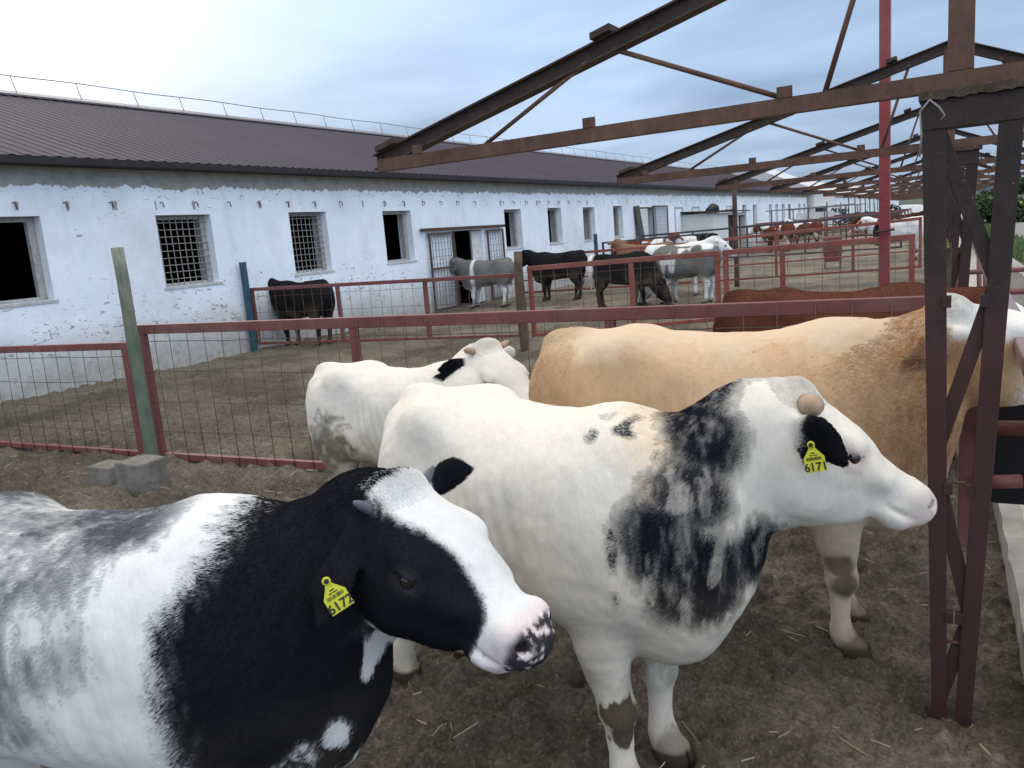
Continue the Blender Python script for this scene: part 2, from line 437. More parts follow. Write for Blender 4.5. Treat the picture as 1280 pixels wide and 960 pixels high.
        # skin unevenness
        V, F = f.mesh()
        N, _ = vnormals(V, F)
        V = V + N * ((fbm(V, 7, 2, seed) - .5) * .012 + (fbm(V, 26, 2, seed + 3) - .5) * .005)[:, None].astype(np.float32)
        rib = sstep(-.25, -.12, V[:, 0]) * sstep(.22, .10, V[:, 0]) * sstep(.60, .72, V[:, 2]) * sstep(1.10, .95, V[:, 2]) * sstep(.18, .24, np.abs(V[:, 1]))
        V = V + N * (rib * np.sin((V[:, 0] + .25 * V[:, 2]) * 2 * PI / .062) * .0022 * ribs)[:, None].astype(np.float32)
        V[:, 2] = np.maximum(V[:, 2], -.005)
        s.V, s.F = V, F
    def hc(s, p):
        d = p - s.P; return np.stack([d @ s.h, d @ s.u / s.hd, d @ s.s / s.hw], 1) / s.hl
    def headmask(s, p):
        q = s.hc(p); return sstep(-.10, -.02, q[:, 0]) * (q[:, 0] < .65) * sstep(-.235, -.20, q[:, 1]) * sstep(.175, .15, np.abs(q[:, 2]))
    def earmask(s, p):
        m = np.zeros(len(p))
        for nm, (b0, dv, wv, th, Ls) in s.ear.items():
            d = p - b0; t = d @ dv; l = np.abs(d @ th + .02 * np.sin(np.clip(t / Ls, 0, 1) * 2.6))
            m = np.maximum(m, sstep(.02, .05, t) * (t < Ls + .03) * (l < .032) * (np.abs(d @ wv) < .085))
        return m

SHORT = 0.5
def build_cow(name, label, cow, pattern, loc, rz, scale, group=None, hair=60000, hlen=.02, hrad=.0007, horns=None, tagnum=None, hairy=None, eyes=True, side=None, jit=.07, lift0=.10, wfun=None):
    """pattern(p)->(rgb, roan) gives coat colour at local points"""
    V, F = cow.V, cow.F
    N, FA = vnormals(V, F)
    col = pattern(V, 0)
    me = np_mesh(name, V * scale, F)
    ca = me.color_attributes.new('coat', 'FLOAT_COLOR', 'POINT')
    ca.data.foreach_set('color', np.concatenate([col, np.ones((len(V), 1))], 1).astype(np.float32).ravel())
    me.materials.append(coat_mat())
    body = bpy.data.objects.new(name, me); C.objects.link(body)
    body.location = loc; body.rotation_euler = (0, 0, rz)
    tag(body, label, 'bull' if 'bull' in label else 'calf' if 'calf' in label else 'cow', group)
    if hair:
        w = FA.copy(); cen = V[F].mean(1)
        if side is not None:   # thin the coat on what faces away
            fn = N[F].mean(1); ca_, sa_ = math.cos(rz), math.sin(rz)
            wy = fn[:, 0] * sa_ + fn[:, 1] * ca_; wx = fn[:, 0] * ca_ - fn[:, 1] * sa_
            w = w * np.where(wx * side[0] + wy * side[1] > -.25, 1.0, .12)
        lum = col[F].mean(2); sp_ = lum.max(1) - lum.min(1); lm = lum.mean(1); w = w * np.where((sp_ > .06) | ((lm > .06) & (lm < .42)), 1.5, np.where(lm > .42, .0, .9)) * (1 + 2.0 * (np.linalg.norm(cow.hc(cen) - np.array([-.01, .03, 0]), axis=1) < .1))
        pl_ = np.linalg.norm(cow.hc(cen) - np.array([-.01, .03, 0]), axis=1) < .10; w = np.where(pl_, FA * 2.5, w)
        if wfun is not None: w = w * wfun(cen)
        r = np.random.default_rng(cow.seed + 5)
        fi = r.choice(len(F), hair, p=w / w.sum())
        a, b = r.random((2, hair, 1)); q = V[F[fi]]
        p = (q[:, 0] * (1 - a) + q[:, 1] * a) * (1 - b) + (q[:, 3] * (1 - a) + q[:, 2] * a) * b
        n = N[F[fi]].mean(1)
        hcd = cow.hc(p); hm = cow.headmask(p); em = cow.earmask(p)
        d = np.tile(np.array([[-.80, 0, -.55]]), (hair, 1))
        low = sstep(.62, .40, p[:, 2])[:, None]
        d = d * (1 - low) + np.array([[.05, 0, -1.0]]) * low
        # hair whorl between the eyes
        wh = cow.HP(.20, .03)
        rad = p - wh; rad = rad / (np.linalg.norm(rad, axis=1, keepdims=True) + .02)
        fl = np.where((hcd[:, 0] > .30)[:, None], cow.h[None] * 1.0, rad)
        d = d * (1 - hm[:, None]) + fl * hm[:, None]
        for nm, (b0, dv, wv, th, Ls) in cow.ear.items():
            k = (em > .3) & (np.sign(hcd[:, 2]) == (1 if nm == 'l' else -1)); d[k] = dv
        sw = np.stack([fbm(p, 5, 2, 11) - .5, fbm(p, 5, 2, 23) - .5, fbm(p, 5, 2, 31) - .5], 1)
        d = d + sw * 1.1 + r.normal(0, .10, (hair, 3))
        d = d - n * (d * n).sum(1, keepdims=True); d /= np.linalg.norm(d, axis=1, keepdims=True) + 1e-9
        muzzle = sstep(.40, .47, hcd[:, 0]) * hm
        ln = hlen * (1 - .55 * hm) * (1 - .45 * low[:, 0]) * (1 - .75 * muzzle) * r.uniform(.6, 1.25, hair)
        poll = sstep(.09, .03, np.linalg.norm(hcd - np.array([-.01, .03, 0]), axis=1)); ln = np.maximum(ln * (1 + .8 * poll), .018 * poll * r.uniform(.5, 1.2, hair))
        if hairy is not None: ln = ln * hairy(p, hcd)
        lift = (lift0 + .12 * r.random(hair)) + .25 * poll + .2 * em
        foot = p[:, 2] < .05
        ln = np.where(foot, ln * .15, ln)
        # keep hair off the eyes
        for g in (1, -1):
            ey = np.linalg.norm((hcd - np.array([.212, -.032, g * .112])) / np.array([1.3, .8, 1]), axis=1); ln = np.where(ey < .026, .0005, ln)
        m1 = p + (d * .5 + n * (lift * .55)[:, None]) * ln[:, None]
        t1 = p + (d * 1.0 + n * (lift * .62)[:, None]) * ln[:, None]
        pts = np.stack([p - n * .001, m1, t1], 1).reshape(-1, 3).astype(np.float32) * scale
        hc = bpy.data.hair_curves.new(name + '_hair'); hc.add_curves([3] * hair)
        hc.attributes['position'].data.foreach_set('vector', pts.ravel())
        ra = hc.attributes.get('radius') or hc.attributes.new('radius', 'FLOAT', 'POINT')
        ra.data.foreach_set('value', np.tile(np.array([1.0, .8, .25], np.float32) * hrad, hair))
        cc = pattern(p, 1) * r.uniform(1 - jit, 1 + jit * .6, (hair, 1))
        at = hc.attributes.new('coat', 'FLOAT_COLOR', 'CURVE')
        at.data.foreach_set('color', np.concatenate([np.clip(cc, 0, 1), np.ones((hair, 1))], 1).astype(np.float32).ravel())
        hc.materials.append(hair_mat())
        ho = bpy.data.objects.new('coat_hair', hc); C.objects.link(ho); ho.parent = body
    if eyes:
        for g in (1, -1):
            m = bpy.data.meshes.new('eye'); bm = bmesh.new(); bmesh.ops.create_uvsphere(bm, u_segments=20, v_segments=14, radius=.025 * scale * cow.hl)
            bm.to_mesh(m); bm.free(); m.polygons.foreach_set('use_smooth', [True] * len(m.polygons))
            e = link('eye', m, body, eye_mat()); e.location = cow.HP(.212, -.030, g * .1035) * scale
    for hn in horns or []:
        t, b, c, dv, L, r0, blunt = hn
        d = nrm(cow.h * dv[0] + cow.u * dv[1] + cow.s * dv[2]); a = cow.HP(t, b, c) - d * .02
        m = MB()
        if blunt: m.tube([a + d * (L * q) for q in (0, .3, .6, .8, .93, 1.0)], [r0, r0 * 1.02, r0 * .96, r0 * .8, r0 * .5, r0 * .08], 20)
        else: m.tube([a + d * (L * q) + cow.u * (q * q * L * .18) for q in (0, .25, .5, .75, .92, 1.0)], [r0, r0 * .92, r0 * .78, r0 * .58, r0 * .36, r0 * .1], 16)
        o = m.build('horn', horn_mat(blunt), body); o.scale = (scale,) * 3
    if tagnum: ear_tag(cow, body, scale, *tagnum)
    return body

def coat_mat():
    if 'coat' in MATS: return MATS['coat']
    t = NT('cattle_coat'); a = t.node('ShaderNodeAttribute', attribute_name='coat')
    n = t.noise(120, 4, .6, t.mapv(t.co(), (1, 1, .25)))
    c = t.mix(t.math('MULTIPLY', n, .15), a.outputs['Color'], .0, 'MULTIPLY')
    n_ = t.noise(26, 4, .6, t.mapv(t.co(), (1, 1, .5))); t.bump(t.math('ADD', n, t.math('MULTIPLY', n_, 1.6)), .30, .005)
    t.b.inputs['Sheen Weight'].default_value = .0
    MATS['coat'] = t.fin(c, 1.0, 0, .0); return MATS['coat']
def hair_mat():
    if 'hair' in MATS: return MATS['hair']
    t = NT('cattle_hair'); a = t.node('ShaderNodeAttribute', attribute_name='coat')
    MATS['hair'] = t.fin(a.outputs['Color'], 1.0, 0, .0); return MATS['hair']
def eye_mat():
    if 'eye' in MATS: return MATS['eye']
    t = NT('wet_eye'); MATS['eye'] = t.fin((.012, .008, .006), .04, 0, .9); return MATS['eye']
def horn_mat(pale):
    return plain('pale_horn' if pale else 'grey_horn', (.36, .25, .17) if pale else (.10, .10, .115), .5, .3, 30)
def ear_tag(cow, body, s, ear, num, off, nv, upv, size=.055):
    """yellow plate tag with its number; nv = facing, upv = text up (local)"""
    b0, dv, wv, th, Ls = cow.ear[ear]
    c = np.array(off, float); n = nrm(nv); u = nrm(np.array(upv) - n * (np.array(upv) @ n)); r = np.cross(u, n)
    M = Matrix(((r[0], u[0], n[0], c[0] * s), (r[1], u[1], n[1], c[1] * s), (r[2], u[2], n[2], c[2] * s), (0, 0, 0, 1)))
    w, h = size, size * 1.12
    prof = [(-w / 2, -h), (w / 2, -h), (w / 2, -h * .35), (w * .22, -h * .02), (w * .13, h * .12), (-w * .13, h * .12), (-w * .22, -h * .02), (-w / 2, -h * .35)]
    m = MB(); k = len(prof); t = .0018
    bend = lambda x, y: 0.0
    m.add([(x, y, t + bend(x, y)) for x, y in prof] + [(x, y, bend(x, y)) for x, y in prof],
          [tuple(range(k)), tuple(range(2 * k - 1, k - 1, -1))] + [(i, i + k, (i + 1) % k + k, (i + 1) % k) for i in range(k)])
    # ring round the stud
    m.tube([(w * .13 * math.cos(a), h * .22 + w * .13 * math.sin(a), t / 2) for a in np.linspace(0, 2 * PI, 17)], .0030, 8)
    o = m.build('ear_tag', plain('yellow_tag_plastic', (.54, .54, .035), .55, .25, 25, .05), body); o.matrix_local = M
    st = MB(); st.tube([(0, h * .22, -.012), (0, h * .22, .006)], .0052, 12); st.build('tag_stud', plain('black_stud', (.02, .02, .02), .5), o)
    ink = plain('tag_ink', (.025, .03, .02), .6, .1)
    def txt(body_, sz, y, x=0, nm='tag_number', ox=.0):
        cu = bpy.data.curves.new(nm, 'FONT'); cu.body = body_; cu.size = sz; cu.align_x = 'CENTER'; cu.offset = ox; cu.extrude = .0002; cu.materials.append(ink)
        q0 = bpy.data.objects.new('text', cu); me = bpy.data.meshes.new_from_object(q0); bpy.data.objects.remove(q0)
        me.name = nm; me.materials.clear(); q = link(nm, me, o, ink); q.location = (x, y, t + .0012); return q
    txt(num, h * .50, -h * .93, ox=.0006)
    # illegible small print of the tag: a code strip and a line of ticks
    bb = MB(); rr = random.Random(int(num)); x = -w * .36
    while x < w * .36:
        ww = rr.choice((.0008, .0013, .002)); bb.box(x, x + ww, -h * .47, -h * .33, t + .0012, t + .0014); x += ww + rr.choice((.0008, .0014))
    bb.box(-w * .20, -w * .05, -h * .27, -h * .23, t + .0012, t + .0014); bb.box(-w * .02, w * .2, -h * .27, -h * .23, t + .0012, t + .0014)
    bb.box(-w * .10, w * .10, -h * .17, -h * .12, t + .0012, t + .0014)
    bb.build('tag_code', ink, o)
    return o
# ------------------------------------------------------------------ camera (worked out from the building's vanishing lines)
CAM_H = 1.7
def camera():
    f, vp, roll = 1000.0, (1218 - 640, 250 - 480), R(4.7)
    h = Vector((math.cos(roll), -math.sin(roll), 0)); Y = Vector((vp[0], vp[1], f)).normalized()
    Z = h.cross(Y).normalized()
    if Z.y > 0: Z = -Z
    X = Y.cross(Z)
    Rm = Matrix((X, Y, Z))
    right, up, back = Rm @ Vector((1, 0, 0)), Rm @ Vector((0, -1, 0)), Rm @ Vector((0, 0, -1))
    cd = bpy.data.cameras.new('camera'); co = bpy.data.objects.new('camera', cd); C.objects.link(co)
    cd.sensor_width = 36; cd.lens = 36 * f / 1280; cd.clip_start = .05; cd.clip_end = 5000
    co.matrix_world = Matrix(((right.x, up.x, back.x, 0), (right.y, up.y, back.y, 0), (right.z, up.z, back.z, CAM_H), (0, 0, 0, 1)))
    sc.camera = co
camera()

# ------------------------------------------------------------------ sky and light
SUN_AZ, SUN_EL = R(-66), R(24)      # azimuth from +Y, negative is towards the barn
def sky():
    w = bpy.data.worlds.new('World'); sc.world = w; w.use_nodes = True
    t = w.node_tree; n, l = t.nodes, t.links
    bg = n['Background']; out = n['World Output']
    sk = n.new('ShaderNodeTexSky'); sk.sky_type = 'NISHITA'; sk.sun_disc = False
    sk.sun_elevation = SUN_EL; sk.sun_rotation = SUN_AZ; sk.air_density = 1.0; sk.dust_density = 1.2
    l.new(sk.outputs[0], bg.inputs[0]); bg.inputs[1].default_value = .10
    tc = n.new('ShaderNodeTexCoord')
    def node(ty, **k):
        q = n.new(ty)
        for a, v in k.items():
            if a in q.bl_rna.properties: setattr(q, a, v)
            else: q.inputs[a].default_value = v
        return q
    # flat cloud deck: project the direction on a high plane so the clouds shrink towards the horizon
    sp = node('ShaderNodeSeparateXYZ'); l.new(tc.outputs['Generated'], sp.inputs[0])
    def m(op, a, b=None, clamp=False):
        q = node('ShaderNodeMath', operation=op); q.use_clamp = clamp
        for i, v in enumerate((a, b)):
            if v is None: continue
            if hasattr(v, 'is_output'): l.new(v, q.inputs[i])
            else: q.inputs[i].default_value = v
        return q.outputs[0]
    zz = m('ADD', m('MAXIMUM', sp.outputs[2], 0.0), .12)
    cx = node('ShaderNodeCombineXYZ'); l.new(m('DIVIDE', sp.outputs[0], zz), cx.inputs[0]); l.new(m('DIVIDE', sp.outputs[1], zz), cx.inputs[1])
    mp = node('ShaderNodeMapping'); mp.inputs['Scale'].default_value = (.75, 1.0, 1); mp.inputs['Rotation'].default_value = (0, 0, R(35)); l.new(cx.outputs[0], mp.inputs[0])
    n1 = node('ShaderNodeTexNoise', Scale=.75, Detail=5, Roughness=.48, Distortion=.35); l.new(mp.outputs[0], n1.inputs[0])
    n2 = node('ShaderNodeTexNoise', Scale=2.0, Detail=4, Roughness=.5, Distortion=.3); l.new(mp.outputs[0], n2.inputs[0])
    # glow of the low hidden sun in the west
    sd = Vector((math.sin(SUN_AZ) * math.cos(SUN_EL), math.cos(SUN_AZ) * math.cos(SUN_EL), math.sin(SUN_EL)))
    dt = node('ShaderNodeVectorMath', operation='DOT_PRODUCT'); nm = node('ShaderNodeVectorMath', operation='NORMALIZE'); l.new(tc.outputs['Generated'], nm.inputs[0])
    l.new(nm.outputs[0], dt.inputs[0]); dt.inputs[1].default_value = sd
    g = m('POWER', m('MAXIMUM', dt.outputs['Value'], 0.0), 22.0)
    base = node('ShaderNodeValToRGB'); e = base.color_ramp.elements
    e[0].position = .38; e[0].color = (.215, .305, .45, 1); e[1].position = .60; e[1].color = (.385, .51, .70, 1)
    f1 = m('ADD', m('MULTIPLY', n1.outputs[0], .8), m('MULTIPLY', n2.outputs[0], .2)); l.new(f1, base.inputs[0])
    # brighter overhead than low down, as under a thin overcast
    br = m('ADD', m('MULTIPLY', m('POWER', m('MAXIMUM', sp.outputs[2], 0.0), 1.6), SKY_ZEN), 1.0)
    # added brightening of the unseen sky behind the viewer, lighting the barn wall
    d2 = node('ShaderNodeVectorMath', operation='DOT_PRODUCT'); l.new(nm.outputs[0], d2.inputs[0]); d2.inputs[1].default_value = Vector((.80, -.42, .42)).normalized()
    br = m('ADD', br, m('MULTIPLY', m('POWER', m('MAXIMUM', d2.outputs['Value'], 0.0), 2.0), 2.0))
    glow = node('ShaderNodeMix', data_type='RGBA'); l.new(m('MULTIPLY', g, 1.0, True), glow.inputs[0]); zen = node('ShaderNodeMix', data_type='RGBA'); l.new(m('MULTIPLY', m('SUBTRACT', sp.outputs[2], .34), 2.6, True), zen.inputs[0]); l.new(base.outputs[0], zen.inputs[6]); zen.inputs[7].default_value = (.50, .475, .44, 1)
    l.new(zen.outputs[2], glow.inputs[6]); glow.inputs[7].default_value = (1.0, .98, .94, 1)
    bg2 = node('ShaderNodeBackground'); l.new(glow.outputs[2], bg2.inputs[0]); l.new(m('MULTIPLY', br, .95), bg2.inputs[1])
    mx = node('ShaderNodeMixShader'); mx.inputs[0].default_value = .90
    l.new(bg.outputs[0], mx.inputs[1]); l.new(bg2.outputs[0], mx.inputs[2]); l.new(mx.outputs[0], out.inputs[0])
    L = bpy.data.lights.new('sun', 'SUN'); L.energy = .9; L.angle = R(35); L.color = (1, .95, .88)
    o = bpy.data.objects.new('sun', L); C.objects.link(o)
    o.rotation_euler = (-sd).to_track_quat('-Z', 'Y').to_euler()
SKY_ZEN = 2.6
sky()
sc.view_settings.view_transform = 'Standard'; sc.view_settings.look = 'None'; sc.view_settings.gamma = 1; sc.view_settings.exposure = .42
sc.view_settings.use_curve_mapping = False
sc.cycles.use_denoising = True
try: sc.cycles.denoising_prefilter = 'ACCURATE'; sc.cycles.denoising_input_passes = 'RGB_ALBEDO_NORMAL'
except Exception: pass
sc.cycles.max_bounces = 6; sc.cycles.diffuse_bounces = 3; sc.cycles.glossy_bounces = 2; sc.cycles.transparent_max_bounces = 4

# ------------------------------------------------------------------ ground
def gheight(x, y):
    p = np.stack([x, y, np.zeros_like(x)], 1)
    near = sstep(26, 9, np.hypot(x, y - 3))
    h = (fbm(p, 1.1, 3, 41) - .5) * .055 + (fbm(p, 5.0, 3, 43) - .5) * .045 * near
    cl = fbm(p, 11, 3, 47); h += (np.maximum(cl - .50, 0) ** .8) * .15 * near; c2 = fbm(p, 27, 2, 57); h += np.maximum(c2 - .52, 0) * .07 * near
    h += (fbm(p, 50, 2, 49) - .5) * .010 * near
    for fq, amp, sd in ((17, .020, 61), (29, .013, 67), (47, .008, 71)):      # crumbs and clods
        qq = p * fq + (fbm(p, fq * .6, 1, sd)[:, None] - .5) * np.array([1.2, 1.2, 0]); ii = np.floor(qq); best = np.zeros(len(x))
        for ax in (-1, 0, 1):
            for ay in (-1, 0, 1):
                cx, cy = ii[:, 0] + ax, ii[:, 1] + ay
                px_ = cx + _hash(cx, cy, ii[:, 2], sd + 1); py_ = cy + _hash(cx, cy, ii[:, 2], sd + 2); hh = _hash(cx, cy, ii[:, 2], sd + 3); rr = .35 + .45 * _hash(cx, cy, ii[:, 2], sd + 4)
                d = np.hypot(qq[:, 0] - px_, qq[:, 1] - py_) / rr; best = np.maximum(best, np.maximum(0, 1 - d * d) ** .6 * np.maximum(hh - .35, 0))
        h += best * amp * near * (.35 + 1.1 * sstep(.35, .65, fbm(p, 2.2, 2, 83)))
    # hoof prints
    q = p * 3.4; i = np.floor(q); fx = q[:, 0] - i[:, 0] - .5; fy = q[:, 1] - i[:, 1] - .5
    jx = (_hash(i[:, 0], i[:, 1], i[:, 2], 3) - .5) * .6; jy = (_hash(i[:, 0], i[:, 1], i[:, 2], 5) - .5) * .6
    r = np.hypot(fx - jx, fy - jy); h -= np.exp(-(r / .17) ** 2) * .048 * near * (_hash(i[:, 0], i[:, 1], i[:, 2], 9) > .35)
    h += np.exp(-((r - .27) / .09) ** 2) * .014 * near
    lane = sstep(.05, .35, x + .035 * (y - 2.8)); h *= 1 - .85 * lane
    return h
def axis(segs):
    out = []
    for a, b, s in segs: out += list(np.arange(a, b, s))
    return np.array(out + [segs[-1][1]])
def ground_mat():
    t = NT('trodden_mud')
    v = t.co()
    n1 = t.noise(1.3, 6, .7); n2 = t.noise(13, 8, .75); n3 = t.noise(60, 6, .75); n4 = t.noise(.28, 3, .5)
    c = t.ramp(n2, [(.30, (.21, .179, .136)), (.5, (.38, .327, .25)), (.70, (.54, .47, .365))])
    c = t.mix(t.math('MULTIPLY', t.ramp(n1, [(.42, 0.0), (.68, 1.0)]), .6), c, (.29, .265, .185))          # greenish dung
    y = t.sep()[1]
    far = t.math('MULTIPLY', t.ramp(t.math('DIVIDE', y, 14.0, clamp=True), [(.26, 0.0), (.50, 1.0)]), .75)
    c = t.mix(far, c, t.ramp(n3, [(.25, (.19, .165, .115)), (.5, (.35, .31, .215)), (.8, (.52, .46, .33))]))                # dry trampled straw in the yards
    c = t.mix(t.ramp(n4, [(.5, 0.0), (.75, .3)]), c, (.13, .112, .09))
    # trodden bits of straw
    s1 = t.noise(26, 2, .5, t.mapv(v, (.22, 2.6, 1), rot=(0, 0, .5)), 1.2); s2 = t.noise(26, 2, .5, t.mapv(v, (2.4, .25, 1), rot=(0, 0, -.3)), 1.2)
    st = t.math('MULTIPLY', t.math('MAXIMUM', t.ramp(s1, [(.69, 0.0), (.74, 1.0)]), t.ramp(s2, [(.69, 0.0), (.74, 1.0)])), .55)
    c = t.mix(st, c, (.38, .32, .21))
    cl = t.noise(24, 7, .75); c = t.mix(t.ramp(cl, [(.38, .42), (.50, 0.0)]), c, (.065, .054, .042)); c = t.mix(t.ramp(cl, [(.60, 0.0), (.74, .5)]), c, (.30, .26, .205))
    c = t.mix(t.ramp(t.noise(.75, 4, .6), [(.43, .72), (.56, 0.0)]), c, (.105, .086, .064))
    vw = t.n.new('ShaderNodeVectorMath'); vw.operation = 'MULTIPLY_ADD'; t.l.new(t.noise(40, 3, .6, out=1), vw.inputs[0]); vw.inputs[1].default_value = (.03, .03, .03); t.l.new(v, vw.inputs[2])
    clod = t.n.new('ShaderNodeSeparateColor'); t.l.new(t.vor(38, vw.outputs[0], 'Color'), clod.inputs[0]); cl2 = t.n.new('ShaderNodeSeparateColor'); t.l.new(t.vor(95, vw.outputs[0], 'Color'), cl2.inputs[0])
    c = t.mix(.8, c, t.ramp(clod.outputs[0], [(0, .62), (1, 1.05)]), 'MULTIPLY'); c = t.mix(t.math('MULTIPLY', t.ramp(cl2.outputs[0], [(.55, 0.0), (1.0, 1.0)]), .42), c, (.43, .375, .285)); c = t.mix(t.math('MULTIPLY', t.ramp(cl2.outputs[1], [(.55, 0.0), (1.0, 1.0)]), .5), c, (.07, .058, .044))
    wet = t.ramp(t.noise(1.7, 4, .6), [(.52, 0.0), (.66, 1.0)])
    rough = t.mix(wet, .92, .50)
    c = t.mix(t.math('MULTIPLY', wet, .30), c, (.12, .105, .09))
    b1 = t.bump(n3, .9, .03)
    b = t.n.new('ShaderNodeBump'); b.inputs['Strength'].default_value = 1.0; b.inputs['Distance'].default_value = .014
    vv = t.mapv(v, (1, 1, 1)); wv = t.n.new('ShaderNodeVectorMath'); wv.operation = 'ADD'; t.l.new(v, wv.inputs[0]); t.l.new(t.noise(30, 3, .6, out=1), wv.inputs[1])
    vo = t.vor(34, wv.outputs[0]); t.l.new(t.math('ADD', t.math('MULTIPLY', vo, -.8), t.noise(110, 5, .75)), b.inputs['Height']); t.l.new(b1, b.inputs['Normal']); t.l.new(b.outputs[0], t.b.inputs['Normal'])
    return t.fin(c, rough, 0, .3)
def ground():
    xs = axis([(-900, -300, 120), (-300, -60, 30), (-60, -16, 4), (-16, -8, .16), (-8, -5, .05), (-5, -3.4, .025), (-3.4, .36, .013), (.36, .6, .03), (.6, 3, .12), (3, 12, 1), (12, 60, 8), (60, 300, 40), (300, 900, 150)])
    ys = axis([(-60, -4, 8), (-4, .8, .4), (.8, 4.4, .013), (4.4, 5.4, .03), (5.4, 9, .06), (9, 20, .16), (20, 60, 1.2), (60, 200, 10), (200, 900, 80), (900, 2600, 300)])
    X, Y = np.meshgrid(xs, ys, indexing='ij'); x, y = X.ravel(), Y.ravel()
    z = gheight(x, y) * sstep(60, 20, np.hypot(x, y)) - .004
    V = np.stack([x, y, z], 1); ny = len(ys); a = (np.arange(len(xs) - 1)[:, None] * ny + np.arange(ny - 1)[None]).ravel()
    F = np.stack([a, a + ny, a + ny + 1, a + 1], 1)
    o = link('ground', np_mesh('ground', V, F), None, ground_mat()); tag(o, kind='structure')
ground()
def straw():
    V = []; F = []; r = np.random.default_rng(3)
    n = 2000
    x = r.uniform(-9, .1, n); y = np.where(r.random(n) < .55, r.uniform(.7, 4.6, n), r.uniform(4.6, 11, n))
    k = fbm(np.stack([x, y, x * 0], 1), 1.3, 3, 5) > .38; x, y = x[k], y[k]; n = len(x)
    z = gheight(x, y) + .004
    a = r.uniform(0, PI, n); L = r.gamma(1.8, .010, n) + .007; w = r.uniform(.0009, .0020, n); tilt = r.normal(0, .18, n)
    dx, dy, dz = np.cos(a) * L, np.sin(a) * L, np.sin(tilt) * L; px, py = -np.sin(a) * w, np.cos(a) * w
    P = np.stack([x, y, z], 1); D = np.stack([dx, dy, dz], 1); S = np.stack([px, py, w * 0], 1); U = np.array([[0, 0, .004]])
    V = np.stack([P - D - S, P - D + S, P + D + S, P + D - S, P - D + U, P + D + U], 1).reshape(-1, 3)
    b = np.arange(n)[:, None] * 6
    F = np.concatenate([b + np.array([[0, 3, 5, 4]]), b + np.array([[1, 4, 5, 2]])])
    o = link('loose_straw', np_mesh('straw', V, F, False), None, plain('dry_straw', (.40, .33, .21), .8, .4, 3))
    tag(o, 'scattered bits of dry straw trodden into the mud', 'straw', kind='stuff')
straw()

